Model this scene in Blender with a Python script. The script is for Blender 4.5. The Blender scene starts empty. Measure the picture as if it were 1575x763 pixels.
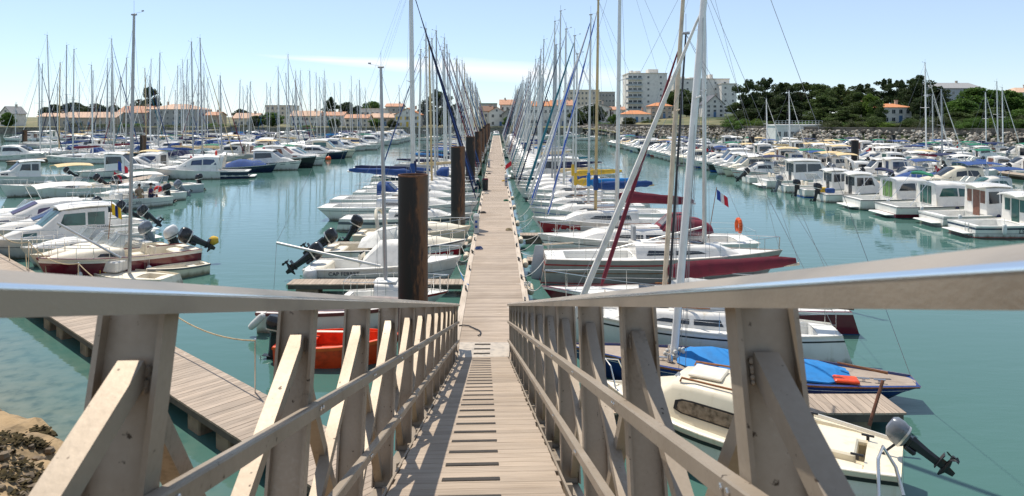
import bpy, math, random
from mathutils import Vector, Matrix
random.seed(7)
SC = bpy.context.scene
COL = SC.collection
F, CX, HY, ZC = 1050.0, 787.5, 180.0, 6.35
pi, sin, cos = math.pi, math.sin, math.cos
V = Vector

def W(px, py, z=0.0):
    """world point at height z seen at photo pixel (1575 wide)"""
    Y = F*(ZC-z)/(py-HY)
    return V(((px-CX)/F*Y, Y, z))
def XA(px, Y): return (px-CX)/F*Y
def ZA(py, Y): return ZC-(py-HY)/F*Y
def lerp(a, b, t): return a+(b-a)*t
def ss(t):
    t = max(0, min(1, t)); return t*t*(3-2*t)

# ------------------------------------------------------------------ mesh builder
class MB:
    def __init__(s): s.v = []; s.f = []; s.att = None
    def add(s, vs, fs):
        o = len(s.v); s.v.extend([tuple(v) for v in vs]); s.f.extend([tuple(i+o for i in f) for f in fs]); return s
    def box(s, c, d, rz=0.0, m=None):
        x, y, z = d[0]/2, d[1]/2, d[2]/2
        vs = [V((sx*x, sy*y, sz*z)) for sz in (-1, 1) for sy in (-1, 1) for sx in (-1, 1)]
        if rz: R = Matrix.Rotation(rz, 3, 'Z'); vs = [R @ v for v in vs]
        if m is not None: vs = [m @ v for v in vs]
        c = V(c); vs = [v+c for v in vs]
        return s.add(vs, [(0, 2, 3, 1), (4, 5, 7, 6), (0, 1, 5, 4), (2, 6, 7, 3), (0, 4, 6, 2), (1, 3, 7, 5)])
    def bbox(s, c, d, b=0.02, m=None):
        """box with bevelled edges"""
        x, y, z = d[0]/2, d[1]/2, d[2]/2
        rings = []
        for zz, ins in ((-z, b), (-z+b, 0), (z-b, 0), (z, b)):
            xx, yy = x-ins, y-ins
            rings.append([V(p) for p in ((xx-b, -yy, zz), (xx, -yy+b, zz), (xx, yy-b, zz), (xx-b, yy, zz), (-xx+b, yy, zz), (-xx, yy-b, zz), (-xx, -yy+b, zz), (-xx+b, -yy, zz))])
        if m is not None: rings = [[m @ p for p in r] for r in rings]
        c = V(c); rings = [[p+c for p in r] for r in rings]
        return s.loft(rings)
    def loft(s, rings, closed=True, cap0=True, cap1=True):
        n = len(rings[0]); vs = [p for r in rings for p in r]; fs = []
        for i in range(len(rings)-1):
            for j in range(n if closed else n-1):
                k = (j+1) % n
                fs.append((i*n+j, i*n+k, (i+1)*n+k, (i+1)*n+j))
        if closed and cap0: fs.append(tuple(reversed(range(n))))
        if closed and cap1: fs.append(tuple(range((len(rings)-1)*n, len(rings)*n)))
        return s.add(vs, fs)
    def tube(s, pts, r, n=6, caps=True, sq=1.0):
        pts = [V(p) for p in pts]; rs = r if isinstance(r, (list, tuple)) else [r]*len(pts)
        rings = []; ref = None
        for i, p in enumerate(pts):
            t = (pts[min(i+1, len(pts)-1)]-pts[max(i-1, 0)])
            if t.length < 1e-9: t = V((0, 0, 1))
            t.normalize()
            if ref is None: ref = V((0, 0, 1)) if abs(t.z) < .9 else V((1, 0, 0))
            u = ref.cross(t)
            if u.length < 1e-4: u = V((0, 1, 0)).cross(t)
            u.normalize(); w = t.cross(u)
            ref = w
            rings.append([p+(u*cos(2*pi*k/n)+w*sin(2*pi*k/n)*sq)*rs[i] for k in range(n)])
        return s.loft(rings, True, caps, caps)
    def bar(s, a, b, w, h, up=(0, 0, 1)):
        """rectangular bar from a to b: w across, h along up"""
        a, b, up = V(a), V(b), V(up); t = (b-a).normalized(); u = t.cross(up).normalized(); w2 = u.cross(t)
        rings = [[p+u*sx*w/2+w2*sy*h/2 for sx, sy in ((-1, -1), (1, -1), (1, 1), (-1, 1))] for p in (a, b)]
        return s.loft(rings)
    def blob(s, c, r, seg=8, rng=6, jit=0.0, rnd=random):
        c = V(c); rx, ry, rz = r if isinstance(r, (tuple, list)) else (r, r, r)
        vs = [c+V((0, 0, -rz))]; fs = []
        for i in range(1, rng):
            a = -pi/2+pi*i/rng
            for j in range(seg):
                b = 2*pi*j/seg; k = 1+jit*(rnd.random()-.5)
                vs.append(c+V((rx*cos(a)*cos(b)*k, ry*cos(a)*sin(b)*k, rz*sin(a)*k)))
        vs.append(c+V((0, 0, rz)))
        for j in range(seg): fs.append((0, 1+(j+1) % seg, 1+j))
        for i in range(rng-2):
            for j in range(seg):
                a0 = 1+i*seg; fs.append((a0+j, a0+(j+1) % seg, a0+seg+(j+1) % seg, a0+seg+j))
        o = 1+(rng-2)*seg; top = len(vs)-1
        for j in range(seg): fs.append((o+j, o+(j+1) % seg, top))
        return s.add(vs, fs)
    def mesh(s, name='mesh', smooth=38, tint=None):
        m = bpy.data.meshes.new(name); m.from_pydata(s.v, [], s.f); m.update()
        if smooth:
            m.polygons.foreach_set('use_smooth', [True]*len(m.polygons))
            try: m.set_sharp_from_angle(angle=math.radians(smooth))
            except Exception: pass
        if tint is not None:
            at = m.attributes.new('tint', 'FLOAT', 'FACE'); at.data.foreach_set('value', tint[:len(m.polygons)])
        return m

CACHE = {}
def cached(key, fn):
    if key is None: return fn()
    if key not in CACHE: CACHE[key] = fn()
    return CACHE[key]
def link(o): COL.objects.link(o); return o
def part(name, mesh, mt, parent=None, label=None, loc=None, rot=None):
    if isinstance(mesh, MB): mesh = mesh.mesh(name)
    o = bpy.data.objects.new(name, mesh); link(o)
    if not mesh.materials: mesh.materials.append(mt)
    o.material_slots[0].link = 'OBJECT'; o.material_slots[0].material = mt
    if parent is not None: o.parent = parent
    if loc is not None: o.location = loc
    if rot is not None: o.rotation_euler = rot
    if label: o['label'] = label
    return o
def thing(name, label, cat, loc=(0, 0, 0), rz=0.0, group=None, kind=None):
    o = bpy.data.objects.new(name, None); link(o); o.empty_display_size = .2
    o.location = loc; o.rotation_euler = (0, 0, rz); tag(o, label, cat, group, kind); return o
def tag(o, label=None, cat=None, group=None, kind=None):
    if label: o['label'] = label
    if cat: o['category'] = cat
    if group: o['group'] = group
    if kind: o['kind'] = kind
    return o

ONES = ['', 'first', 'second', 'third', 'fourth', 'fifth', 'sixth', 'seventh', 'eighth', 'ninth', 'tenth', 'eleventh', 'twelfth', 'thirteenth',
        'fourteenth', 'fifteenth', 'sixteenth', 'seventeenth', 'eighteenth', 'nineteenth']
TENS = {2: 'twent', 3: 'thirt', 4: 'fort', 5: 'fift', 6: 'sixt'}
def nth(n):
    if n < 20: return ONES[n]
    t, o = divmod(n, 10)
    return TENS[t]+('ieth' if o == 0 else 'y-'+ONES[o])

# ------------------------------------------------------------------ materials
MATS = {}
def nt(name):
    m = bpy.data.materials.new(name); m.use_nodes = True
    t = m.node_tree; return m, t, t.nodes['Principled BSDF']
def N(t, typ, **kw):
    n = t.nodes.new(typ)
    for k, v in kw.items():
        if k in n.inputs.keys(): n.inputs[k].default_value = v
        else: setattr(n, k, v)
    return n
def ramp(t, fac, stops):
    r = t.nodes.new('ShaderNodeValToRGB'); e = r.color_ramp.elements
    while len(e) < len(stops): e.new(.5)
    for i, (p, c) in enumerate(stops): e[i].position = p; e[i].color = (*c, 1) if len(c) == 3 else c
    t.links.new(fac, r.inputs[0]); return r.outputs[0]
def coords(t, kind='Object', scale=(1, 1, 1)):
    tc = N(t, 'ShaderNodeTexCoord'); mp = N(t, 'ShaderNodeMapping'); mp.inputs['Scale'].default_value = scale
    t.links.new(tc.outputs[kind], mp.inputs[0]); return mp.outputs[0]
def pmat(name, c, rough=.5, metal=0.0, var=.12, scale=3.0, bump=0.0, bscale=40.0, c2=None, stretch=(1, 1, 1), coat=0.0, detail=5, spec=None, objvar=0.0):
    """plain surface with worn, noisy colour"""
    if name in MATS: return MATS[name]
    m, t, b = nt(name); L = t.links
    co = coords(t, 'Object', stretch)
    nz = N(t, 'ShaderNodeTexNoise', Scale=scale, Detail=detail); L.new(co, nz.inputs['Vector'])
    d = c2 or tuple(x*(1-var*2.2) for x in c); l = tuple(min(1, x*(1+var*.6)) for x in c)
    colr = ramp(t, nz.outputs[0], [(.3, d), (.52, c), (.75, l)])
    if objvar:
        oi = N(t, 'ShaderNodeObjectInfo'); hs = N(t, 'ShaderNodeHueSaturation'); mr = N(t, 'ShaderNodeMapRange')
        mr.inputs['To Min'].default_value = 1-objvar; mr.inputs['To Max'].default_value = 1+objvar*.6
        L.new(oi.outputs['Random'], mr.inputs[0]); L.new(mr.outputs[0], hs.inputs['Value']); L.new(colr, hs.inputs['Color']); colr = hs.outputs[0]
    L.new(colr, b.inputs['Base Color'])
    rr = N(t, 'ShaderNodeMapRange'); rr.inputs['To Min'].default_value = max(.03, rough-.12); rr.inputs['To Max'].default_value = min(1, rough+.12)
    L.new(nz.outputs[0], rr.inputs[0]); L.new(rr.outputs[0], b.inputs['Roughness'])
    b.inputs['Metallic'].default_value = metal
    if coat: b.inputs['Coat Weight'].default_value = coat
    if spec is not None: b.inputs['Specular IOR Level'].default_value = spec
    if bump:
        n2 = N(t, 'ShaderNodeTexNoise', Scale=bscale, Detail=4); L.new(co, n2.inputs['Vector'])
        bp = N(t, 'ShaderNodeBump', Strength=bump, Distance=.02); L.new(n2.outputs[0], bp.inputs['Height']); L.new(bp.outputs[0], b.inputs['Normal'])
    MATS[name] = m; return m

def wood(name, c, c2, grain=(2, 40, 40), rough=.75, tint=.35, bump=.25):
    if name in MATS: return MATS[name]
    m, t, b = nt(name); L = t.links
    co = coords(t, 'Object', grain)
    nz = N(t, 'ShaderNodeTexNoise', Scale=1.2, Detail=6); L.new(co, nz.inputs['Vector'])
    col = ramp(t, nz.outputs[0], [(.28, c2), (.5, c), (.78, tuple(min(1, x*1.18) for x in c))])
    at = N(t, 'ShaderNodeAttribute', attribute_name='tint')
    n3 = N(t, 'ShaderNodeTexNoise', Scale=.7, Detail=4); L.new(coords(t), n3.inputs['Vector'])
    sm = N(t, 'ShaderNodeMath', operation='ADD'); L.new(at.outputs['Fac'], sm.inputs[0]); L.new(n3.outputs[0], sm.inputs[1])
    mr = N(t, 'ShaderNodeMapRange'); mr.inputs['From Max'].default_value = 1.6; mr.inputs['To Min'].default_value = 1-tint; mr.inputs['To Max'].default_value = 1+tint
    L.new(sm.outputs[0], mr.inputs[0])
    hs = N(t, 'ShaderNodeHueSaturation'); L.new(mr.outputs[0], hs.inputs['Value']); L.new(col, hs.inputs['Color'])
    vo = N(t, 'ShaderNodeTexNoise', Scale=7.0, Detail=2); L.new(coords(t), vo.inputs['Vector']); n5 = N(t, 'ShaderNodeTexNoise', Scale=.45, Detail=3); L.new(coords(t), n5.inputs['Vector'])
    ml = N(t, 'ShaderNodeMath', operation='MULTIPLY'); L.new(vo.outputs[0], ml.inputs[0]); L.new(n5.outputs[0], ml.inputs[1])
    sp = N(t, 'ShaderNodeMapRange'); L.new(ml.outputs[0], sp.inputs[0]); sp.inputs['From Min'].default_value = .43; sp.inputs['From Max'].default_value = .47; sp.inputs['To Max'].default_value = .5
    mg = N(t, 'ShaderNodeMix'); mg.data_type = 'RGBA'; L.new(sp.outputs[0], mg.inputs[0]); L.new(hs.outputs[0], mg.inputs[6]); mg.inputs[7].default_value = (.62, .6, .56, 1)
    st = ramp(t, n5.outputs[0], [(.3, (.78, .74, .68)), (.5, (1, 1, 1)), (.7, (1.0, .97, .93))]); mm = N(t, 'ShaderNodeMix'); mm.data_type = 'RGBA'; mm.blend_type = 'MULTIPLY'; mm.inputs[0].default_value = .8; L.new(mg.outputs[2], mm.inputs[6]); L.new(st, mm.inputs[7])
    L.new(mm.outputs[2], b.inputs['Base Color']); b.inputs['Roughness'].default_value = rough
    bp = N(t, 'ShaderNodeBump', Strength=bump, Distance=.01); L.new(nz.outputs[0], bp.inputs['Height']); L.new(bp.outputs[0], b.inputs['Normal'])
    MATS[name] = m; return m

def stripes(name, c1, c2, freq=5.0):
    if name in MATS: return MATS[name]
    m, t, b = nt(name); L = t.links
    wv = N(t, 'ShaderNodeTexWave', Scale=freq, Distortion=.6); wv.bands_direction = 'DIAGONAL'
    L.new(coords(t, 'Object', (1.6, 1.6, .5)), wv.inputs['Vector'])
    col = ramp(t, wv.outputs[0], [(.5, c1), (.62, c2)]); L.new(col, b.inputs['Base Color']); b.inputs['Roughness'].default_value = .8
    MATS[name] = m; return m

def grime(m):
    """waterline scum and faint run-off streaks on a painted hull"""
    t = m.node_tree; L = t.links; b = t.nodes['Principled BSDF']; src = b.inputs['Base Color'].links[0].from_socket
    tc = N(t, 'ShaderNodeTexCoord'); sp = N(t, 'ShaderNodeSeparateXYZ'); L.new(tc.outputs['Object'], sp.inputs[0])
    nz = N(t, 'ShaderNodeTexNoise', Scale=1.0, Detail=5); L.new(coords(t, 'Object', (5, 5, .5)), nz.inputs['Vector'])
    zz = N(t, 'ShaderNodeMath', operation='MULTIPLY_ADD'); L.new(nz.outputs[0], zz.inputs[0]); zz.inputs[1].default_value = -.3; L.new(sp.outputs[2], zz.inputs[2])
    k = N(t, 'ShaderNodeMapRange'); L.new(zz.outputs[0], k.inputs[0]); k.inputs['From Min'].default_value = .06; k.inputs['From Max'].default_value = -.1; k.inputs['To Max'].default_value = .8
    mx = N(t, 'ShaderNodeMix'); mx.data_type = 'RGBA'; L.new(k.outputs[0], mx.inputs[0]); L.new(src, mx.inputs[6]); mx.inputs[7].default_value = (.16, .14, .07, 1)
    s2 = ramp(t, nz.outputs[0], [(.58, (1, 1, 1)), (.8, (.82, .76, .66))]); m2 = N(t, 'ShaderNodeMix'); m2.data_type = 'RGBA'; m2.blend_type = 'MULTIPLY'; m2.inputs[0].default_value = 1; L.new(mx.outputs[2], m2.inputs[6]); L.new(s2, m2.inputs[7])
    L.new(m2.outputs[2], b.inputs['Base Color']); return m
WHITE = grime(pmat('gelcoat_white', (.81, .775, .715), .24, var=.06, scale=1.5, coat=.2, objvar=.07))
CREAM = grime(pmat('gelcoat_cream', (.78, .7, .54), .3, var=.06, scale=1.5, objvar=.05))
DECKW = pmat('deck_white', (.78, .77, .73), .55, var=.08, scale=2.5, objvar=.06)
DECKC = pmat('deck_cream', (.76, .69, .56), .6, var=.08, scale=2.5)
HGREY = pmat('gelcoat_grey', (.5, .52, .54), .25, var=.05, scale=1.5, coat=.2)
NAVY = pmat('gelcoat_navy', (.012, .022, .06), .15, var=.2, coat=.4)
BLUEH = pmat('gelcoat_blue', (.014, .045, .19), .15, var=.15, coat=.4)
MAROON = pmat('gelcoat_maroon', (.13, .012, .025), .2, var=.15, coat=.4)
REDH = pmat('gelcoat_red', (.38, .015, .03), .22, var=.1, coat=.3)
BLACKH = pmat('gelcoat_black', (.015, .016, .02), .2, var=.2, coat=.3)
ORANGE = pmat('orange_plastic', (.78, .07, .012), .45, var=.16, scale=5)
BLUES = pmat('stripe_blue', (.02, .09, .35), .3)
REDS = pmat('stripe_red', (.42, .03, .03), .35)
GREYS = pmat('stripe_grey', (.12, .13, .15), .35)
GREENS = pmat('stripe_green', (.02, .16, .1), .35)
TEALG = pmat('antifoul_green', (.02, .13, .1), .6)
ANTIB = pmat('antifoul_blue', (.02, .06, .16), .6)
ANTIR = pmat('antifoul_red', (.2, .04, .03), .6)
GLASS = pmat('window_dark', (.02, .025, .032), .06, var=.3, scale=1.2, spec=.8)
GLASSG = pmat('window_green', (.03, .1, .085), .08, var=.3, scale=2.0, spec=.8)
GLASSB = pmat('window_blue', (.03, .055, .13), .07, var=.3, scale=1.5, spec=.8)
GLASSR = pmat('window_brown_curtain', (.2, .09, .06), .4, var=.2, scale=6)
GLASSV = pmat('window_green_curtain', (.13, .25, .07), .4, var=.2, scale=6)
CLEAR = pmat('clear_plastic', (.35, .4, .4), .08, var=.2)
CLEAR.node_tree.nodes['Principled BSDF'].inputs['Alpha'].default_value = .55
ALU = pmat('mast_aluminium', (.62, .61, .58), .38, metal=.75, var=.06)
ALUD = pmat('mast_grey', (.4, .41, .42), .4, metal=.6, var=.08)
GOLD = pmat('mast_gold', (.52, .38, .2), .35, metal=.7, var=.08)
MASTW = pmat('mast_white', (.8, .8, .79), .3, var=.04)
SPRUCE = pmat('mast_spruce', (.66, .54, .4), .45, var=.12)
STEEL = pmat('stainless', (.72, .71, .69), .22, metal=.9, var=.05)
WIRE = pmat('stay_wire', (.3, .3, .31), .4, metal=.6)
BLACK = pmat('black_rubber', (.016, .017, .019), .45)
COWL = pmat('outboard_black', (.02, .022, .026), .28, var=.25)
COWLG = pmat('outboard_grey', (.2, .22, .25), .3, var=.15, metal=.3)
COWLW = pmat('outboard_white', (.7, .7, .68), .35)
ROPE = pmat('rope_tan', (.42, .33, .2), .9, var=.2, scale=20)
ROPEW = pmat('rope_white', (.62, .6, .55), .9, var=.15, scale=20)
SAILW = pmat('sailcloth_white', (.75, .73, .68), .85, var=.1, scale=4, bump=.5, bscale=6)
CVB = pmat('canvas_blue', (.02, .065, .22), .85, var=.15, scale=5, bump=.4, bscale=7)
CVBR = pmat('canvas_bright_blue', (.012, .19, .5), .8, var=.1, scale=4, bump=.4, bscale=6)
CVN = pmat('canvas_navy', (.012, .02, .07), .85, var=.2, scale=5, bump=.4, bscale=7)
CVM = pmat('canvas_maroon', (.17, .018, .035), .85, var=.12, scale=5, bump=.4, bscale=7)
CVY = pmat('canvas_yellow', (.66, .42, .05), .85, var=.1, scale=5, bump=.4, bscale=7)
CVG = pmat('canvas_green', (.01, .16, .09), .85, var=.15, scale=5, bump=.4, bscale=7)
CVT = pmat('canvas_teal', (.02, .15, .2), .85, var=.15, scale=5)
CVC = pmat('canvas_beige', (.66, .5, .27), .85, var=.1, scale=5, bump=.3, bscale=7)
CVR = pmat('canvas_red', (.5, .03, .03), .85, var=.1, scale=5)
CVGR = pmat('canvas_grey', (.3, .31, .32), .85, var=.1, scale=5, bump=.3, bscale=7)
JIBBW = stripes('jib_blue_white', (.02, .1, .45), (.7, .7, .68), 3.0)
ORBUOY = pmat('buoy_orange', (.8, .12, .02), .45)
REDL = pmat('lifering_red', (.6, .04, .03), .5)
FENDER = pmat('fender_white', (.66, .66, .63), .45, var=.12)
FABT = {'blue': CVB, 'navy': CVN, 'maroon': CVM, 'yellow': CVY, 'green': CVG, 'beige': CVC, 'white': SAILW, 'grey': CVGR, 'bright blue': CVBR, 'teal': CVT, 'red': CVR}
TEAK = wood('teak_deck', (.38, .31, .25), (.24, .19, .15), (3, 60, 60), tint=.2)
VARN = pmat('varnished_wood', (.3, .12, .04), .25, var=.25, scale=8, stretch=(1, 8, 8))
PLANK = wood('weathered_planks', (.35, .278, .215), (.23, .18, .138), (1.5, 30, 30), tint=.26)
PLANKG = wood('gangway_planks', (.35, .278, .212), (.23, .18, .135), (2, 45, 45), tint=.24)
PLANKB = wood('pontoon_curb', (.55, .46, .37), (.38, .31, .24), (30, 1.2, 30), tint=.15)
CONC = pmat('float_concrete', (.26, .2, .14), .9, var=.25, scale=3, bump=.4, bscale=14)
BEAM = pmat('pontoon_beam', (.1, .085, .07), .8, var=.2)
# ------------------------------------------------------------------ camera, sky, sun
cam = bpy.data.cameras.new('camera'); co = bpy.data.objects.new('camera', cam); link(co)
co.location = (0, 0, ZC); co.rotation_euler = (pi/2, 0, 0)
cam.sensor_width = 36; cam.lens = 36*F/1575; cam.shift_y = -(381.5-HY)/1575; cam.clip_start = .05; cam.clip_end = 9000
cam.dof.use_dof = True; cam.dof.focus_distance = 26; cam.dof.aperture_fstop = 7.1
SC.camera = co
EL = math.radians(62); sd = V((-.58, .81, 0)).normalized()*cos(EL)+V((0, 0, sin(EL)))
sl = bpy.data.lights.new('sun', 'SUN'); sl.energy = 4.3; sl.angle = math.radians(.5); sl.color = (1, .93, .82)
so = bpy.data.objects.new('sun', sl); link(so); so.rotation_euler = sd.to_track_quat('Z', 'Y').to_euler()
w = bpy.data.worlds.new('World'); SC.world = w; w.use_nodes = True
t = w.node_tree; L = t.links; bg = t.nodes['Background']; bg.inputs[1].default_value = .115
sk = N(t, 'ShaderNodeTexSky'); sk.sky_type = 'NISHITA'; sk.sun_disc = False; sk.sun_elevation = EL; sk.sun_rotation = math.atan2(sd.x, sd.y)
sk.air_density = 1.0; sk.dust_density = .0; sk.ozone_density = 3.0; sk.altitude = 0
# thin cirrus streak low in the sky ahead
tc = N(t, 'ShaderNodeTexCoord'); sx = N(t, 'ShaderNodeSeparateXYZ'); L.new(tc.outputs['Generated'], sx.inputs[0])
def mth(op, a, b=None, c=None):
    n = N(t, 'ShaderNodeMath', operation=op)
    for i, q in enumerate((a, b, c)):
        if q is None: continue
        if isinstance(q, (int, float)): n.inputs[i].default_value = q
        else: L.new(q, n.inputs[i])
    return n.outputs[0]
yy = mth('MAXIMUM', sx.outputs[1], .05); u = mth('DIVIDE', sx.outputs[0], yy); v = mth('DIVIDE', sx.outputs[2], yy)
cx = N(t, 'ShaderNodeCombineXYZ'); L.new(mth('MULTIPLY', u, 2.2), cx.inputs[0]); L.new(mth('MULTIPLY', v, 30), cx.inputs[1])
nz = N(t, 'ShaderNodeTexNoise', Scale=3.0, Detail=5); L.new(cx.outputs[0], nz.inputs['Vector'])
cen = mth('MULTIPLY_ADD', u, -.062, .0665)          # height of the streak along its length
dv = mth('ABSOLUTE', mth('SUBTRACT', mth('MULTIPLY_ADD', nz.outputs[0], .008, v), mth('ADD', cen, .004)))
wid = mth('MULTIPLY_ADD', mth('MINIMUM', mth('MAXIMUM', mth('ADD', u, .36), 0.0), .3), .05, .002)
band = mth('SUBTRACT', 1.0, mth('MINIMUM', mth('DIVIDE', dv, wid), 1.0))
fall = mth('MULTIPLY', mth('MINIMUM', mth('MAXIMUM', mth('MULTIPLY', mth('ADD', u, .38), 9), 0.0), 1.0), mth('MINIMUM', mth('MAXIMUM', mth('MULTIPLY', mth('SUBTRACT', .25, u), 5), 0.0), 1.0))
fac = mth('MULTIPLY', mth('MULTIPLY', mth('POWER', band, .8), fall), .8)
mx = N(t, 'ShaderNodeMix'); mx.data_type = 'RGBA'; L.new(fac, mx.inputs[0]); L.new(sk.outputs[0], mx.inputs[6]); mx.inputs[7].default_value = (8.2, 8.2, 8.3, 1)
gm = N(t, 'ShaderNodeMapRange'); L.new(sx.outputs[2], gm.inputs[0]); gm.inputs['From Max'].default_value = .22
hz = N(t, 'ShaderNodeMix'); hz.data_type = 'RGBA'; L.new(gm.outputs[0], hz.inputs[0]); hz.inputs[6].default_value = (.80, .93, 1.22, 1); hz.inputs[7].default_value = (1, 1, 1, 1)
ml = N(t, 'ShaderNodeMix'); ml.data_type = 'RGBA'; ml.blend_type = 'MULTIPLY'; ml.inputs[0].default_value = 1; L.new(sk.outputs[0], ml.inputs[6]); L.new(hz.outputs[2], ml.inputs[7]); ph = N(t, 'ShaderNodeMix'); ph.data_type = 'RGBA'; ph.inputs[0].default_value = .27; L.new(ml.outputs[2], ph.inputs[6]); ph.inputs[7].default_value = (6.6, 7.2, 7.6, 1); L.new(ph.outputs[2], mx.inputs[6])
L.new(mx.outputs[2], bg.inputs[0])
vs = SC.view_settings; vs.view_transform = 'Standard'; vs.look = 'None'; vs.exposure = 0.25; vs.gamma = 1; vs.use_curve_mapping = False
SC.cycles.max_bounces = 6; SC.cycles.diffuse_bounces = 3; SC.cycles.glossy_bounces = 3; SC.cycles.transparent_max_bounces = 8
SC.cycles.caustics_reflective = False; SC.cycles.caustics_refractive = False; SC.cycles.sample_clamp_indirect = 6

# ------------------------------------------------------------------ water
def water_mat():
    m, t, b = nt('harbour_water'); L = t.links
    tc = N(t, 'ShaderNodeTexCoord'); P = tc.outputs['Object']
    # shore shallows: distance along the normal of the near bank
    dp = N(t, 'ShaderNodeVectorMath', operation='DOT_PRODUCT'); L.new(P, dp.inputs[0]); dp.inputs[1].default_value = (.664, .748, 0)
    nz = N(t, 'ShaderNodeTexNoise', Scale=.5, Detail=4); L.new(P, nz.inputs['Vector'])
    ad = N(t, 'ShaderNodeMath', operation='MULTIPLY_ADD'); L.new(nz.outputs[0], ad.inputs[0]); ad.inputs[1].default_value = 1.6; L.new(dp.outputs['Value'], ad.inputs[2])
    shal = N(t, 'ShaderNodeMapRange'); L.new(ad.outputs[0], shal.inputs[0]); shal.inputs['From Min'].default_value = 3.9; shal.inputs['From Max'].default_value = 6.9
    n2 = N(t, 'ShaderNodeTexNoise', Scale=.05, Detail=3); L.new(P, n2.inputs['Vector'])
    deep = ramp(t, n2.outputs[0], [(.3, (.056, .132, .112)), (.7, (.068, .155, .132))])
    n4 = N(t, 'ShaderNodeTexNoise', Scale=2.5, Detail=6); L.new(P, n4.inputs['Vector'])
    bed = ramp(t, n4.outputs[0], [(.34, (.045, .055, .03)), (.5, (.145, .155, .1)), (.75, (.21, .205, .135))])
    mx = N(t, 'ShaderNodeMix'); mx.data_type = 'RGBA'; L.new(shal.outputs[0], mx.inputs[0]); L.new(bed, mx.inputs[6]); L.new(deep, mx.inputs[7])
    L.new(mx.outputs[2], b.inputs['Base Color']); b.inputs['Roughness'].default_value = .03; b.inputs['IOR'].default_value = 1.333
    b.inputs['Specular IOR Level'].default_value = .5
    a = N(t, 'ShaderNodeMapping'); a.inputs['Scale'].default_value = (.55, 1.6, 1); L.new(P, a.inputs[0])
    w1 = N(t, 'ShaderNodeTexNoise', Scale=1.1, Detail=3); L.new(a.outputs[0], w1.inputs['Vector'])
    w2 = N(t, 'ShaderNodeTexNoise', Scale=4.5, Detail=2); L.new(a.outputs[0], w2.inputs['Vector'])
    s = N(t, 'ShaderNodeMath', operation='MULTIPLY_ADD'); L.new(w2.outputs[0], s.inputs[0]); s.inputs[1].default_value = .16; L.new(w1.outputs[0], s.inputs[2])
    w3 = N(t, 'ShaderNodeTexNoise', Scale=.06, Detail=3); L.new(a.outputs[0], w3.inputs['Vector'])
    bp = N(t, 'ShaderNodeBump', Strength=.32, Distance=.1); L.new(s.outputs[0], bp.inputs['Height'])
    ms = N(t, 'ShaderNodeMapRange'); L.new(w3.outputs[0], ms.inputs[0]); ms.inputs['From Min'].default_value = .35; ms.inputs['From Max'].default_value = .65; ms.inputs['To Min'].default_value = .045; ms.inputs['To Max'].default_value = .2; L.new(ms.outputs[0], bp.inputs['Strength']); L.new(bp.outputs[0], b.inputs['Normal'])
    return m
mb = MB(); mb.add([(-900, -40, 0), (900, -40, 0), (900, 320, 0), (-900, 320, 0)], [(0, 1, 2, 3)])
wt = part('water', mb, water_mat()); tag(wt, 'green turquoise harbour water between the pontoons', None, None, 'structure')

# ------------------------------------------------------------------ land beyond the harbour
QW = [(-460, 268), (-300, 265), (-200, 263), (-60, 260), (0, 258), (24, 250), (33, 236), (60, 200), (75, 165), (106, 143), (190, 116), (330, 60)]
def resample(pts, n):
    pts = [V((*p, 0)) for p in pts]; out = []
    seg = [(pts[i+1]-pts[i]).length for i in range(len(pts)-1)]; tot = sum(seg)
    for k in range(n+1):
        d = tot*k/n; i = 0
        while i < len(seg)-1 and d > seg[i]: d -= seg[i]; i += 1
        out.append(pts[i].lerp(pts[i+1], d/seg[i]))
    return out
def rise(p):            # how much the ground climbs behind the quay, more on the wooded side
    return ss((p.x-20)/60)
def landz(o, r):
    zl = 2.15+.3*ss(o/6)+2.0*ss((o-20)/150); zr = -.9+3.1*o/6.2 if o <= 6.2 else 2.9+.8*ss((o-6.2)/4)+4.2*ss((o-10)/90)
    return lerp(zl, zr, ss(r*2.5))
qs = resample(QW, 90); offs = [0, 2, 4, 6.2, 6.9, 9, 14, 30, 60, 120, 300, 900, 3000, 7000]
mb = MB(); rows = []
for p in qs:
    d = p.normalized(); r = rise(p); row = []
    for o in offs:
        z = landz(o, r)+random.uniform(-.08, .08)*(o > 7)
        row.append(p+d*o+V((0, 0, z)))
    rows.append(row)
n = len(offs); mb.v = [tuple(q) for r in rows for q in r]
for i in range(len(rows)-1):
    for j in range(n-1): mb.f.append((i*n+j, (i+1)*n+j, (i+1)*n+j+1, i*n+j+1))
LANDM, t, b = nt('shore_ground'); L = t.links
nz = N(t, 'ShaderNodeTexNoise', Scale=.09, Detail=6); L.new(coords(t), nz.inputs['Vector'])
dry = ramp(t, nz.outputs[0], [(.35, (.06, .085, .028)), (.55, (.20, .175, .085)), (.75, (.25, .22, .11))]); undergrowth_shade = ramp(t, nz.outputs[0], [(.35, (.03, .05, .018)), (.6, (.06, .08, .03)), (.8, (.12, .105, .05))])  # wooded side: undergrowth green, with the shade under trees put into the colour
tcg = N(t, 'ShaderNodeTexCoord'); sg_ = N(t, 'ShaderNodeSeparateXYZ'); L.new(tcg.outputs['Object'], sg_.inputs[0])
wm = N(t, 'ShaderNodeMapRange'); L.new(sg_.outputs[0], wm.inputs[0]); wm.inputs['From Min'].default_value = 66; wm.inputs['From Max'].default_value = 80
mg = N(t, 'ShaderNodeMix'); mg.data_type = 'RGBA'; L.new(wm.outputs[0], mg.inputs[0]); L.new(dry, mg.inputs[6]); L.new(undergrowth_shade, mg.inputs[7]); L.new(mg.outputs[2], b.inputs['Base Color']); b.inputs['Roughness'].default_value = .95
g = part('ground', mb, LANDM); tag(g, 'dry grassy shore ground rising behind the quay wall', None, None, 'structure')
STONE = pmat('quay_stone', (.24, .2, .16), .9, var=.3, scale=1.2, bump=.8, bscale=3)
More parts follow.
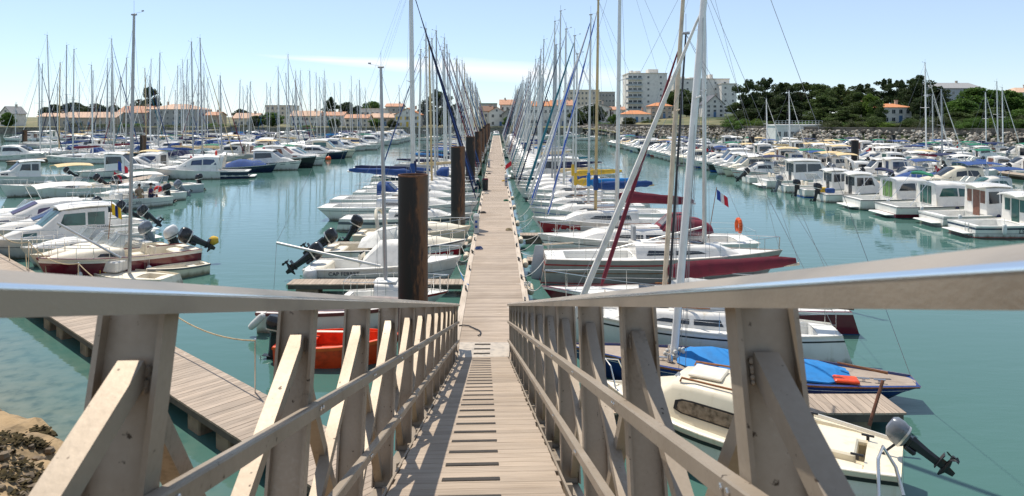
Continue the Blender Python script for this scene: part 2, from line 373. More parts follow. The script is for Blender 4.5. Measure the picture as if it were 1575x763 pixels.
def wallstrip(pts, z0, z1, th, capw=.15, out=0.0):
    mb = MB(); rings = []
    for p in pts:
        d = V((p.x, p.y, 0)).normalized(); a = p-d*(th/2-out); b = p+d*(th/2+out)
        c = capw
        rings.append([a+V((0, 0, z0)), a+V((0, 0, z1-.25)), a-d*c+V((0, 0, z1-.25)), a-d*c+V((0, 0, z1)), b+V((0, 0, z1)), b+V((0, 0, z0))])
    mb.loft([[q for q in r] for r in rings]); return mb
left = [p for p in qs if p.x < 27]
tq = part('quay_wall', wallstrip(left, -1, 2.45, .9, out=-.3), STONE); tag(tq, 'long brown stone quay wall closing off the far end of the basin', 'quay wall')
rq = [p+p.normalized()*6.7 for p in resample([(26, 248), (33, 236), (60, 200), (75, 165), (106, 143), (190, 116)], 40)]
tq = part('retaining_wall', wallstrip(rq, 1.5, 3.85, .7), STONE); tag(tq, 'low stone retaining wall above the rock slope under the trees', 'retaining wall')
def groundz(x, y):
    a = math.atan2(x, y); p = min(qs, key=lambda q: abs(math.atan2(q.x, q.y)-a)); o = math.hypot(x, y)-p.length; r = rise(p); o = max(o, 0)
    return landz(o, r)
# rock armour
rk = MB(); tint = []
rr = random.Random(3); prot = []
for k in range(8):
    b = MB(); b.blob((0, 0, 0), (1, .85, .75), 6, 4, .55, rr); prot.append(b)
base = resample([(24, 250), (33, 236), (60, 200), (75, 165), (106, 143), (190, 116)], 300)
for i in range(3600):
    p = base[rr.randrange(len(base))].copy(); d = p.normalized(); s = rr.random()
    p += d*(s*6.4-1.0)+V((rr.uniform(-.6, .6), rr.uniform(-.6, .6), 0)); p.z = -.2+s*3.1+rr.uniform(-.1, .25)
    R = Matrix.Rotation(rr.uniform(0, 6.28), 3, 'Z') @ Matrix.Rotation(rr.uniform(-1, 1), 3, 'X'); q = rr.uniform(.22, .58)
    b = prot[rr.randrange(8)]; rk.add([R @ V(v)*q+p for v in b.v], b.f); tint += [rr.random()]*len(b.f)
m_rock, t, b = nt('armour_rock'); m = m_rock; L = t.links; at = N(t, 'ShaderNodeAttribute', attribute_name='tint')
L.new(ramp(t, at.outputs['Fac'], [(0, (.12, .10, .08)), (.4, (.29, .255, .21)), (1, (.5, .455, .385))]), b.inputs['Base Color']); b.inputs['Roughness'].default_value = .9
o = part('rubble', rk.mesh('rubble', 0, tint), m); tag(o, 'slope of pale armour rocks along the wooded shore', None, None, 'stuff')

# ------------------------------------------------------------------ near bank with seaweed (bottom corner under the gangway)
from mathutils import noise as mnoise
def bank_z(s, u):
    q = V((u*.9, s*.9, 0)); return -.42+max(0, 4.6-s)*.6+.3*mnoise.fractal(q, 1.0, 2.1, 5)+.10*abs(mnoise.noise(q*3.3))-.05
from mathutils import noise as mnoise
mb = MB(); nu, ns = 300, 84; rb = random.Random(5)
D, NRM = V((-.748, .664, 0)), V((.664, .748, 0))
for i in range(nu+1):
    for j in range(ns+1):
        uu = -12+i*.18; s = 4.8-j*.1; p = D*uu+NRM*s
        p.z = bank_z(s, uu); mb.v.append(tuple(p))
for i in range(nu):
    for j in range(ns): a = i*(ns+1)+j; mb.f.append((a, a+1, a+ns+2, a+ns+1))
SAND = pmat('shore_sand', (.34, .235, .125), .95, var=.35, scale=2.2, c2=(.12, .085, .045), bump=1.0, bscale=14)
o = part('shore', mb, SAND); tag(o, 'sandy ochre bank sloping into the water under the gangway', None, None, 'structure')
sw = MB(); tint = []
for i in range(9000):
    uu = rb.uniform(2, 16); s = 4.05-abs(rb.gauss(0, .75))
    if sin(uu*1.7)+sin(uu*.6+s*2.2)+.55*sin(uu*4+s*3) < -.25 or s < 1.3: continue
    p = D*uu+NRM*s; p.z = bank_z(s, uu)+rb.uniform(.0, .06); a = rb.uniform(0, 6.28); r = rb.uniform(.04, .11)
    e = V((cos(a), sin(a), rb.uniform(-.2, .7)))*r; f = V((-sin(a), cos(a), rb.uniform(-.3, .3)))*r*.45
    sw.add([p-f, p+f, p+e+f*.6, p+e-f*.6], [(0, 1, 2, 3)]); tint.append(rb.random())
SEAW = pmat('seaweed', (.06, .045, .02), .85, spec=.1, var=.4, scale=6, c2=(.025, .022, .012))
o = part('seaweed', sw.mesh('seaweed', 0), SEAW); tag(o, 'brown seaweed clumps drying on the sandy bank', None, None, 'stuff')

pb = MB(); tint = []
for i in range(420):
    uu = rb.uniform(3, 15); s = rb.uniform(1.0, 4.15); p = D*uu+NRM*s; p.z = bank_z(s, uu)+.01; q = rb.uniform(.03, .11); b_ = prot[rb.randrange(8)]; R = Matrix.Rotation(rb.uniform(0, 6.28), 3, 'Z')
    pb.add([R @ V(v)*q+p for v in b_.v], b_.f); tint += [rb.random()*.7]*len(b_.f)
o = part('pebbles', pb.mesh('pebbles', 0, tint), pmat('bank_stone', (.17, .125, .08), .85, var=.35, scale=5)); tag(o, 'small brown stones strewn over the sandy bank', None, None, 'stuff')
# ------------------------------------------------------------------ gangway
def frame(o, u, lat):
    u = V(u).normalized(); lat = V(lat).normalized(); n = lat.cross(u)
    return Matrix(((lat.x, u.x, n.x, o[0]), (lat.y, u.y, n.y, o[1]), (lat.z, u.z, n.z, o[2]), (0, 0, 0, 1)))
m, t, b = nt('gangway_aluminium'); L = t.links
n1 = N(t, 'ShaderNodeTexNoise', Scale=2.2, Detail=6); L.new(coords(t), n1.inputs['Vector'])
n2 = N(t, 'ShaderNodeTexNoise', Scale=60, Detail=4); L.new(coords(t), n2.inputs['Vector'])
ad = N(t, 'ShaderNodeMath', operation='MULTIPLY_ADD'); L.new(n2.outputs[0], ad.inputs[0]); ad.inputs[1].default_value = .3; L.new(n1.outputs[0], ad.inputs[2])
L.new(ramp(t, ad.outputs[0], [(.36, (.16, .125, .092)), (.5, (.315, .258, .198)), (.78, (.375, .312, .245)), (.95, (.46, .4, .33))]), b.inputs['Base Color'])
b.inputs['Metallic'].default_value = .38
mr = N(t, 'ShaderNodeMapRange'); mr.inputs['To Min'].default_value = .62; mr.inputs['To Max'].default_value = .5; L.new(ad.outputs[0], mr.inputs[0]); L.new(mr.outputs[0], b.inputs['Roughness'])
b.inputs['Specular IOR Level'].default_value = .3
pit = N(t, 'ShaderNodeTexNoise', Scale=38, Detail=3); L.new(coords(t), pit.inputs['Vector'])
pm = N(t, 'ShaderNodeMapRange'); L.new(pit.outputs[0], pm.inputs[0]); pm.inputs['From Min'].default_value = .68; pm.inputs['From Max'].default_value = .74
src = b.inputs['Base Color'].links[0].from_socket; mxp = N(t, 'ShaderNodeMix'); mxp.data_type = 'RGBA'; L.new(pm.outputs[0], mxp.inputs[0]); L.new(src, mxp.inputs[6]); mxp.inputs[7].default_value = (.07, .05, .035, 1); L.new(mxp.outputs[2], b.inputs['Base Color'])
bp = N(t, 'ShaderNodeBump', Strength=.12, Distance=.004); L.new(n2.outputs[0], bp.inputs['Height']); L.new(bp.outputs[0], b.inputs['Normal'])
GALU = m
EDGE = pmat('polished_highlight', (.9, .9, .9), .16, metal=1.0, var=.04)  # polished strip added along the handrail bevel to draw its bright highlight line
HRAIL = pmat('handrail_aluminium', (.40, .33, .255), .4, metal=.5, var=.14, scale=3, stretch=(1, .6, 1), bump=.06, bscale=110)
DARKSTRIP = pmat('tread_rubber', (.035, .028, .022), .8, var=.25, scale=8)
gw = thing('gangway', 'sloping aluminium gangway with plank deck and cross-braced handrails', 'gangway')
gw.matrix_world = frame((0, 0, ZC-1.245), (-.0376, 1, -.2762), (1, .0376, 0))
rg = random.Random(11)
xl, xr = -.665, .528
mb = MB(); tint = []; s = -.9; pitch = .1593
while s < 17.05:
    a, b_ = xl+rg.uniform(-.008, .012), xr+rg.uniform(-.014, .014)
    nf = len(mb.f); mb.bbox(((a+b_)/2, s+pitch/2, -.02+rg.uniform(-.002, .002)), (b_-a, pitch-.008, .04), .004)
    tint += [rg.random()]*(len(mb.f)-nf); s += pitch
part('deck', mb.mesh('deck', 0, tint), PLANKG, gw)
s = 4.69-.0478*10-.478*0
s0 = -.9+pitch*1.5
while s0 < 17:
    mb = MB(); mb.bbox((-.11, s0, .0025), (.415, .086, .011), .003); part('tread_strip', mb.mesh('tread_strip', 0), DARKSTRIP, gw); s0 += pitch*3
for x, sg in ((xl-.012, -1), (xr+.018, 1)):
    mb = MB(); mb.box((x, 8.1, -.03), (.016, 18, .075)); part('deck_edge', mb.mesh('deck_edge', 0), GALU, gw)
def gside(sg, xin):
    X = lambda o: xin+sg*o          # o: distance outward
    def prof(y, pts): return [V((X(o), y, h)) for o, h in pts]
    hp = [(0, 1.190), (0, 1.2285), (.006, 1.2365), (.040, 1.254), (.05, 1.259), (.115, 1.259), (.122, 1.252), (.122, 1.190)]
    for s0, s1 in ((-1.2, 8.6), (8.606, 17.75)):
        mb = MB(); rings = [prof(y, hp) for y in (s0, s1)]
        if sg > 0: rings = [list(reversed(r)) for r in rings]
        mb.loft(rings); part('handrail', mb.mesh('handrail', 20), HRAIL, gw)
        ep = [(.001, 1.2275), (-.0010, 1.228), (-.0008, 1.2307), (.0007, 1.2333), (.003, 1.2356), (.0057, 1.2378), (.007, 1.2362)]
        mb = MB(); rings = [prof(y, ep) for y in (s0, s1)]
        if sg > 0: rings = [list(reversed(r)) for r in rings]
        mb.loft(rings); part('rail_highlight', mb.mesh('rail_highlight', 50), EDGE, gw)
    for h, th in ((.824, .05), (.38, .05)):
        mb = MB(); q = [(0, h-th), (0, h-.005), (.005, h), (.04, h), (.045, h-.005), (.045, h-th)]
        mb.loft([prof(y, q) for y in (-1.2, 17.7)]); part('mid_rail' if h > .5 else 'lower_rail', mb.mesh('rail', 0), GALU, gw)
    ps = [1.33+1.38*k for k in range(-1, 12)]+[17.68]
    for k, y in enumerate(ps):
        mb = MB(); bx = lambda o0, o1, y0, y1: mb.box((X((o0+o1)/2), (y0+y1)/2, .5325), (abs(o1-o0), y1-y0, 1.315))
        bx(.047, .059, y-.037, y+.037); bx(.183, .195, y-.037, y+.037); bx(.059, .183, y-.006, y+.006)
        po = part('post', mb.mesh('post', 0), GALU, gw)
        if k < 7:
            for h in (.802, .358):
                for dy in (-.022, .022): part('bolt', cached(('bolt', sg), lambda: MB().tube([(0, 0, 0), (-sg*.004, 0, 0), (-sg*.0065, 0, 0)], [.0095, .0095, .006], 6).mesh('bolt', 30)), STEEL, po, loc=(X(-.0005), y+dy, h))
        for dk, o in ((-1, .112), (1, .142)):
            if not 0 <= k+dk < len(ps): continue
            y2 = ps[k+dk]; a = V((X(o), y+.006*dk*2, 1.07)); b = V((X(o), y2-.02*dk, -.06)); mb = MB(); mb.bar(a, b, .054, .058, (sg, 0, 0))
            br = part('brace', mb.mesh('brace', 0), GALU, gw)
            if k < 7:
                wb = MB(); c = a+V((0, .004*dk, -.0)); rgw = random.Random(k*7+dk)
                for (dx, dz) in [(x_*.0105-.03, .0) for x_ in range(7)]+[(s_*.031, -.012*q) for s_ in (-1, 1) for q in range(5)]: wb.blob(c+V((dx, .004, dz+rgw.uniform(-.003, .003))), rgw.uniform(.006, .009), 5, 4)
                part('weld_bead', wb.mesh('weld', 40), GALU, br)
    mb = MB(); mb.box((X(.121), 8.2, -.19), (.11, 19, .13)); part('stringer', mb.mesh('stringer', 0), GALU, gw)
gside(-1, -.675); gside(1, .53)
mb = MB()
for k in range(22): mb.box((-.06, -.9+.8*k+.4, -.085), (1.36, .06, .08))
part('cross_beam', mb.mesh('cross_beam', 0), GALU, gw)
# landing flap
PLATE = pmat('flap_plate', (.5, .43, .35), .5, metal=.2, var=.12, scale=8)
mb = MB(); rg2 = gw.matrix_world
a0, a1 = rg2 @ V((xl-.02, 17.06, .006)), rg2 @ V((xr+.02, 17.06, .006))
b0, b1 = V((a0.x-.05, 17.62, .535)), V((a1.x+.02, 17.62, .535))
dn = V((0, 0, -.03)); mb.loft([[a0, a1, a1+dn, a0+dn], [b0, b1, b1+dn, b0+dn]])
fl = part('landing_flap', mb.mesh('landing_flap', 0), PLATE, gw); fl.matrix_parent_inverse = gw.matrix_world.inverted()
for k in range(3):
    f = (k+.6)/3.2; p = a0.lerp(b0, f).lerp(a1.lerp(b1, f), .46)+V((0, 0, .006)); q = a0.lerp(b0, f+.07).lerp(a1.lerp(b1, f+.07), .46)+V((0, 0, .006))
    mb = MB(); mb.bar(p, q, .4, .008); tsx = part('tread_strip', mb.mesh('tread_strip', 0), DARKSTRIP, gw); tsx.matrix_parent_inverse = gw.matrix_world.inverted()

# ------------------------------------------------------------------ pontoons
def pontoon(name, label, p0, ang, x0, x1, y0, y1, z=.5, pitch=.145, curb=.2, floatstep=3.2, fl_len=1.2, group=None, lod=0, curbmat=PLANKB, plmat=PLANK, beamh=.16):
    """deck runs along local +Y from y0 to y1, across from x0 to x1"""
    r = thing(name, label, 'pontoon', p0, ang, group); rn = random.Random(int(abs(p0[0]*31+p0[1]*7)))
    mb = MB(); tint = []; y = y0
    while y < y1:
        nf = len(mb.f); zz = z+rn.uniform(-.002, .002)
        mb.box(((x0+x1)/2, y+pitch/2, zz-.02), (x1-x0-2*curb, pitch-.009, .04)); tint += [rn.random()]*(len(mb.f)-nf); y += pitch
    part('deck', mb.mesh('deck', 0, tint), plmat, r)
    for xa, xb in ((x0, x0+curb-.004), (x1-curb+.004, x1)):
        if curb:
            mb = MB(); mb.bbox(((xa+xb)/2, (y0+y1)/2, z-.012), (xb-xa, y1-y0, .055), .008); part('curb', mb.mesh('curb', 0), curbmat, r)
    for xa in (x0+.03, x1-.03):
        mb = MB(); mb.box((xa, (y0+y1)/2, z-.045-beamh/2), (.05, y1-y0-.1, beamh)); part('side_beam', mb.mesh('side_beam', 0), BEAM, r)
    k = 0; y = y0+.7
    while y < y1-.5 and k < 90:
        mb = MB(); mb.bbox(((x0+x1)/2, y, .1), (x1-x0-.16, fl_len, .54), .03); part('float', mb.mesh('float', 0), CONC, r); y += floatstep; k += 1
    return r
MPX, MPY, MPA = -.563, 21.94, .0224
def RX(Y): return .533-.0224*(Y-21.94)      # edges of the central pontoon
def LX(Y): return -1.66-.0224*(Y-21.94)
pontoon('pontoon', 'long straight planked pontoon running away from the foot of the gangway', (MPX, MPY, 0), MPA, -1.097, 1.097, -13.2, 194, floatstep=2.9)
wa = math.atan2(-D.x, D.y)
# side walkway: planks across, floats in pairs
r = pontoon('pontoon', 'narrow grey plank walkway crossing under the gangway towards the side berths', (0, 0, 0), wa, 5.98, 7.32, 4.2, 76, curb=0, floatstep=999, beamh=.12)
y = 6.0
while y < 60:
    for dy in (0, 1.25):
        mb = MB(); mb.bbox((6.65, y+dy, .08), (1.25, .55, .56), .03); part('float', mb.mesh('float', 0), CONC, r)
    y += 3.35
def finger(x0, x1, Y, wd, label):
    r = pontoon('finger_pontoon', label, (x0, Y, 0), -pi/2, -wd/2, wd/2, 0, x1-x0, z=.42, curb=0, floatstep=2.6, fl_len=.8, group='finger pontoons between berths', beamh=.14); return r
finger(.95, 7.9, 14.15, .95, 'short plank finger pontoon between the cream cuddy boat and the blue keelboat')
finger(.62, 5.5, 28.6, .8, 'finger pontoon beside the grey hull with the upright rudder')
finger(.4, 5.5, 34.6, .8, 'finger pontoon in front of the red-bowed sloop')
r = finger(-8.0, -1.75, 24.6, .8, 'finger pontoon between the white open boat and the little boat with a bare pole mast')
finger(-8.6, -2.1, 32.1, .8, 'finger pontoon behind the maroon-striped cuddy boat')

# stanchions and rope along the side walkway
def wk(t, n, z): p = NRM*n+D*t; return V((p.x, p.y, z))
posts = [13.7, 19.4, 25.2, 31.0, 36.8]
for i, tt in enumerate(posts):
    o = part('rope_stanchion', MB().tube([wk(tt, 7.22, .45), wk(tt, 7.22, 1.6)], .018, 8).blob(wk(tt, 7.22, 1.62), .028), STEEL)
    tag(o, f'thin metal rope stanchion on the side walkway edge, {nth(i+1)} from the gangway', 'stanchion', 'rope stanchions')
for i in range(len(posts)-1):
    pts = []
    for k in range(13):
        f = k/12; q = wk(lerp(posts[i], posts[i+1], f), 7.22, 1.6-.5*4*f*(1-f)*.6); pts.append(q)
    o = part('guard_rope', MB().tube(pts, .016, 6), ROPE)
    tag(o, f'tan rope sagging between walkway stanchions, {nth(i+1)} span from the gangway', 'rope', 'walkway guard ropes')

# ------------------------------------------------------------------ piles
def pile_mat():
    m, t, b = nt('pile_steel'); L = t.links
    co = coords(t, 'Object', (1, 1, .22)); n1 = N(t, 'ShaderNodeTexNoise', Scale=2.6, Detail=8, Roughness=.72); L.new(co, n1.inputs['Vector'])
    tc = N(t, 'ShaderNodeTexCoord'); sp = N(t, 'ShaderNodeSeparateXYZ'); L.new(tc.outputs['Object'], sp.inputs[0])
    side = N(t, 'ShaderNodeMapRange'); side.inputs['From Min'].default_value = -.45; side.inputs['From Max'].default_value = .45; side.inputs['To Min'].default_value = -.2; side.inputs['To Max'].default_value = .36
    L.new(sp.outputs[0], side.inputs[0])
    ad = N(t, 'ShaderNodeMath', operation='ADD'); L.new(n1.outputs[0], ad.inputs[0]); L.new(side.outputs[0], ad.inputs[1])
    oi = N(t, 'ShaderNodeObjectInfo'); orr = N(t, 'ShaderNodeMapRange'); orr.inputs['To Min'].default_value = -.15; orr.inputs['To Max'].default_value = .08; L.new(oi.outputs['Random'], orr.inputs[0]); a2 = N(t, 'ShaderNodeMath', operation='ADD'); L.new(ad.outputs[0], a2.inputs[0]); L.new(orr.outputs[0], a2.inputs[1])
    rust = ramp(t, a2.outputs[0], [(.55, (.006, .0055, .0055)), (.64, (.03, .014, .008)), (.73, (.17, .07, .024)), (.83, (.11, .06, .034))])
    low = N(t, 'ShaderNodeMapRange'); L.new(sp.outputs[2], low.inputs[0]); low.inputs['From Min'].default_value = 1.4; low.inputs['From Max'].default_value = .3
    mx = N(t, 'ShaderNodeMix'); mx.data_type = 'RGBA'; L.new(low.outputs[0], mx.inputs[0]); L.new(rust, mx.inputs[6])
    L.new(ramp(t, n1.outputs[0], [(.35, (.09, .07, .05)), (.65, (.26, .22, .17))]), mx.inputs[7]); wd_ = N(t, 'ShaderNodeMapRange'); L.new(sp.outputs[2], wd_.inputs[0]); wd_.inputs['From Min'].default_value = .75; wd_.inputs['From Max'].default_value = .35
    m3 = N(t, 'ShaderNodeMix'); m3.data_type = 'RGBA'; L.new(wd_.outputs[0], m3.inputs[0]); L.new(mx.outputs[2], m3.inputs[6]); m3.inputs[7].default_value = (.022, .035, .012, 1)
    L.new(m3.outputs[2], b.inputs['Base Color'])
    b.inputs['Roughness'].default_value = .6
    bp = N(t, 'ShaderNodeBump', Strength=.4, Distance=.02); L.new(n1.outputs[0], bp.inputs['Height']); L.new(bp.outputs[0], b.inputs['Normal']); return m
PILE = pile_mat(); RUST = pmat('rusty_rim', (.2, .09, .045), .8, var=.3, scale=9)
def pile(x, y, top, r, label, group):
    o = thing('mooring_pile', label, 'pile', (x, y, 0), 0, group)
    def bm():
        mb = MB(); n = 28
        rings = [[V((rr*cos(2*pi*k/n), rr*sin(2*pi*k/n), z)) for k in range(n)] for rr, z in ((r, -1.5), (r, top), (r-.022, top), (r-.022, top-.18))]
        mb.loft(rings, True, True, False); mb.add([(r*.98*cos(2*pi*k/n), r*.98*sin(2*pi*k/n), top-.15) for k in range(n)], [tuple(range(n))]); return mb.mesh('tube')
    part('tube', cached(('pile', round(top, 2), round(r, 2)), bm), PILE, o)
    def rm():
        mb = MB(); n = 28
        mb.loft([[V((rr*cos(2*pi*k/n), rr*sin(2*pi*k/n), z)) for k in range(n)] for rr, z in ((r+.004, top-.03), (r+.004, top+.012), (r-.026, top+.012), (r-.026, top-.03))], True, False, False); return mb.mesh('rim')
    part('rim', cached(('rim', round(top, 2), round(r, 2)), rm), RUST, o); return o
for k in range(9):
    Y = 17.7+19.0*k; pile(LX(Y)-(1.0 if k == 0 else .85)-.06*k*(k < 3), Y, 4.85-.1*(k > 0), .385, f'tall black pile with rust streaks beside the central pontoon, {nth(k+1)} from the gangway', 'piles along the central pontoon')
PL = [(220, 208, 249, .42), (38, 200, 229, .45), (362, 203, 222, .45), (448, 199, 214, .45), (500, 199, 213, .5), (540, 199, 211, .5), (74, 199, 212, .5),
      (1315, 216, 262, .42), (1374, 207, 226, .45), (1156, 210, 241, .45), (1066, 207, 229, .45), (1010, 205, 223, .45), (980, 204, 217, .5), (947, 204, 213, .5), (1503, 204, 223, .42), (1572, 212, 240, .42), (1252, 206, 221, .42)]
for i, (px, pt, pb, r) in enumerate(PL):
    p = W(px, pb, 0); side = 'far yacht rows' if px < 700 else 'motorboat rows by the rock slope'
    pile(p.x, p.y, ZA(pt, p.y), r, f'rusty steel pile among the {side}, {nth(i+1 if px < 700 else i-6)} counted from the nearest', 'piles among the far rows')
# ------------------------------------------------------------------ boat kit (local frame: bow +X, waterline z=0)
class Hull:
    def __init__(s, L, B, fs, fb, ws=.8, rake=.5, pw=2.2, tr=0.0, round_=.45):
        s.L, s.B, s.fs, s.fb, s.ws, s.rake, s.pw, s.tr, s.rd = L, B, fs, fb, ws, rake, pw, tr, round_
    def key(s): return tuple(round(q, 2) for q in (s.L, s.B, s.fs, s.fb, s.ws, s.rake, s.pw, s.tr, s.rd))
    def b(s, t):
        if t < .42: k = s.ws+(1-s.ws)*sin(t/.42*pi/2)
        else: k = 1-((t-.42)/.58)**s.pw
        return s.B/2*max(k, .02)
    def zg(s, t): return s.fs+(s.fb-s.fs)*t**1.8
    def x(s, t): return (t-.5)*s.L
    def t(s, x): return x/s.L+.5
    def P(s, t, v, sd, off=0.0):
        bb = s.b(t); k0 = .86-s.rd*t**3
        y = bb*(k0+(1-k0)*v**.75)+off; x = s.x(t)-s.rake*(1-v)*t**6+s.tr*(1-v)*(1-t)**6
        return V((x, sd*y, -.06+v*(s.zg(t)+.06)))
    def mesh(s, n=18):
        def fn():
            mb = MB(); rings = []
            for i in range(n+1):
                t = i/n; t = 1-(1-t)**1.25
                vs = [1, .72, .4, .12, 0]; r = [s.P(t, v, -1) for v in vs]; k = s.P(t, 0, 1); r.append(V((k.x-.05*s.L*(t**5), 0, -.42*(1-.7*t**4))))
                r += [s.P(t, v, 1) for v in reversed(vs)]
                w = max(s.b(t)-.06, .004); zg = s.zg(t); xx = s.x(t)-.03*(t > .97)
                r = [V((xx, -w, zg-.06)), V((xx, -w, zg+.012))]+r+[V((xx, w, zg+.012)), V((xx, w, zg-.06))]
                rings.append(r)
            mb.loft(rings, closed=False)
            m = len(rings[0]); mb.f.append(tuple(range(2, m-2)))
            return mb.mesh('hull', 42)
        return cached(('hull', s.key(), n), fn)
    def strip(s, v0, v1, t0=0.0, t1=1.0, off=.008, n=14, transom=True):
        def fn():
            mb = MB()
            for sd in (-1, 1):
                rings = []
                for i in range(n+1):
                    t = lerp(t0, t1, 1-(1-i/n)**1.25); o = off if t < .985 else off
                    a, b = s.P(t, v0, sd, o), s.P(t, v1, sd, o)
                    rings.append([a-V((0, sd*off*1.5, 0)), a, b, b-V((0, sd*off*1.5, 0))])
                mb.loft(rings, closed=False)
            if transom and t0 == 0:
                q = [s.P(0, v0, -1)-V((off, 0, 0)), s.P(0, v0, 1)-V((off, 0, 0)), s.P(0, v1, 1)-V((off, 0, 0)), s.P(0, v1, -1)-V((off, 0, 0))]
                mb.add(q, [(0, 3, 2, 1)])
            return mb.mesh('strip', 40)
        return cached(('strip', s.key(), v0, v1, t0, t1, off, n), fn)
    def deck(s, c0, c1, cwf, depth, n=14, crown=.05):
        """deck with a cockpit well between stations c0..c1; returns deck mesh and well mesh"""
        def fn():
            ts = sorted(set([i/n for i in range(n+1)]+[c0, c1])); ts = [t for t in ts if t <= .995]+[.995]
            mb = MB(); wl = MB()
            def row(t):
                w = max(s.b(t)-.055, .003); cw = min(cwf*s.B/2, max(w-.1, .002)); z = s.zg(t)-.05; x = s.x(t)
                return x, w, cw, z
            for i in range(len(ts)-1):
                t0, t1 = ts[i], ts[i+1]
                if t1-t0 < 1e-6: continue
                x0, w0, k0, z0 = row(t0); x1, w1, k1, z1 = row(t1)
                inside = t0 >= c0-1e-6 and t1 <= c1+1e-6
                for sd in (-1, 1):
                    q = [(x0, sd*w0, z0), (x1, sd*w1, z1), (x1, sd*k1, z1+crown*.5), (x0, sd*k0, z0+crown*.5)]
                    mb.add(q, [(0, 1, 2, 3) if sd < 0 else (3, 2, 1, 0)])
                    if not inside:
                        q = [(x0, sd*k0, z0+crown*.5), (x1, sd*k1, z1+crown*.5), (x1, 0, z1+crown), (x0, 0, z0+crown)]
                        mb.add(q, [(0, 1, 2, 3) if sd < 0 else (3, 2, 1, 0)])
                    else:
                        f0, f1 = max(.06, s.zg(c0)-depth), max(.06, s.zg(c0)-depth)
                        q = [(x0, sd*k0, z0+crown*.5), (x1, sd*k1, z1+crown*.5), (x1, sd*k1*.96, f1), (x0, sd*k0*.96, f0)]
                        wl.add(q, [(0, 1, 2, 3)])
                        wl.add([(x0, sd*k0*.96, f0), (x1, sd*k1*.96, f1), (x1, 0, f1), (x0, 0, f0)], [(0, 1, 2, 3)])
            if c1 > c0:
                for t in (c0, c1):
                    x, w, k, z = row(t); f = max(.06, s.zg(c0)-depth)
                    wl.add([(x, -k, z+crown*.5), (x, k, z+crown*.5), (x, k*.96, f), (x, -k*.96, f)], [(0, 1, 2, 3)])
            return mb.mesh('deck', 30), (wl.mesh('cockpit', 30) if wl.v else None)
        return cached(('deck', s.key(), c0, c1, cwf, depth, n), fn)

class Cab:
    """superstructure lofted from stations (x, half width at base, half width at top, z base, z top), aft to fore"""
    def __init__(s, st, crown=.06, bev=.08): s.st, s.cr, s.bev = st, crown, bev
    def at(s, x):
        st = s.st
        for a, b in zip(st, st[1:]):
            if x <= b[0]+1e-9:
                f = (x-a[0])/max(1e-6, b[0]-a[0]); f = max(0, f); return tuple(lerp(p, q, f) for p, q in zip(a, b))
        return st[-1]
    def ring(s, q):
        x, wb, wt, z0, z1 = q; h = z1-z0; bv = min(s.bev, h*.4, wt*.4); c = s.cr
        r = [(-wb, z0), (-wt-(wb-wt)*bv/max(h, .01), z1-bv), (-wt+bv*.3, z1-bv*.25), (-wt+bv*1.2, z1+c*.25), (0, z1+c)]
        return [V((x, y, z)) for y, z in r]+[V((x, -y, z)) for y, z in reversed(r[:-1])]
    def key(s): return tuple(round(v, 3) for q in s.st for v in q)+(s.cr, s.bev)
    def mesh(s):
        def fn():
            mb = MB(); mb.loft([s.ring(q) for q in s.st], closed=False)
            n = len(s.ring(s.st[0])); k = (len(s.st)-1)*n
            mb.f.append(tuple(range(n))); mb.f.append(tuple(reversed(range(k, k+n)))); return mb.mesh('cabin', 32)
        return cached(('cab', s.key()), fn)
    def side(s, x, f, sd, off=.012):
        _, wb, wt, z0, z1 = s.at(x); h = z1-z0; bv = min(s.bev, h*.4, wt*.4); hh = h-bv
        wtt = wt+(wb-wt)*bv/max(h, .01); return V((x, sd*(lerp(wb, wtt, f)+off), z0+hh*f))
    def panel(s, poly, sd, off=.012):
        """dark glazing panel on one side: poly of (x, f)"""
        def fn():
            mb = MB(); x0, x1 = min(p[0] for p in poly), max(p[0] for p in poly)
            xs = sorted(set([p[0] for p in poly]+[q[0] for q in s.st if x0 < q[0] < x1]+[lerp(x0, x1, k/6) for k in range(7)])); rings = []
            xs = [x for i, x in enumerate(xs) if i == 0 or x-xs[i-1] > 1e-4]
            for x in xs:
                fs_ = []
                for (a, b) in zip(poly, poly[1:]+poly[:1]):
                    if min(a[0], b[0])-1e-6 <= x <= max(a[0], b[0])+1e-6:
                        fs_ += [a[1], b[1]] if abs(b[0]-a[0]) < 1e-6 else [lerp(a[1], b[1], (x-a[0])/(b[0]-a[0]))]
                lo, hi = min(fs_), max(fs_)+1e-4
                rings.append([s.side(x, lo, sd, -.01), s.side(x, lo, sd, off), s.side(x, hi, sd, off), s.side(x, hi, sd, -.01)])
            if sd > 0: rings = [list(reversed(r)) for r in rings]
            mb.loft(rings); return mb.mesh('window', 0)
        return cached(('pan', s.key(), tuple(poly), sd, off), fn)
    def top(s, x, g, off=.01):
        _, wb, wt, z0, z1 = s.at(x); return V((x, g*wt*.86, z1+s.cr*(1-abs(g)*.7)+off))
    def screen(s, x0, x1, g0=-1, g1=1, off=.012):
        """glazing on the sloping front between stations x0 (top) and x1 (bottom)"""
        def fn():
            mb = MB(); r = []
            for x in (x0, (x0+x1)/2, x1): r.append([s.top(x, lerp(g0, g1, k/4), off) for k in range(5)])
            mb.loft(r, closed=False); return mb.mesh('windscreen', 30)
        return cached(('scr', s.key(), x0, x1, g0, g1, off), fn)

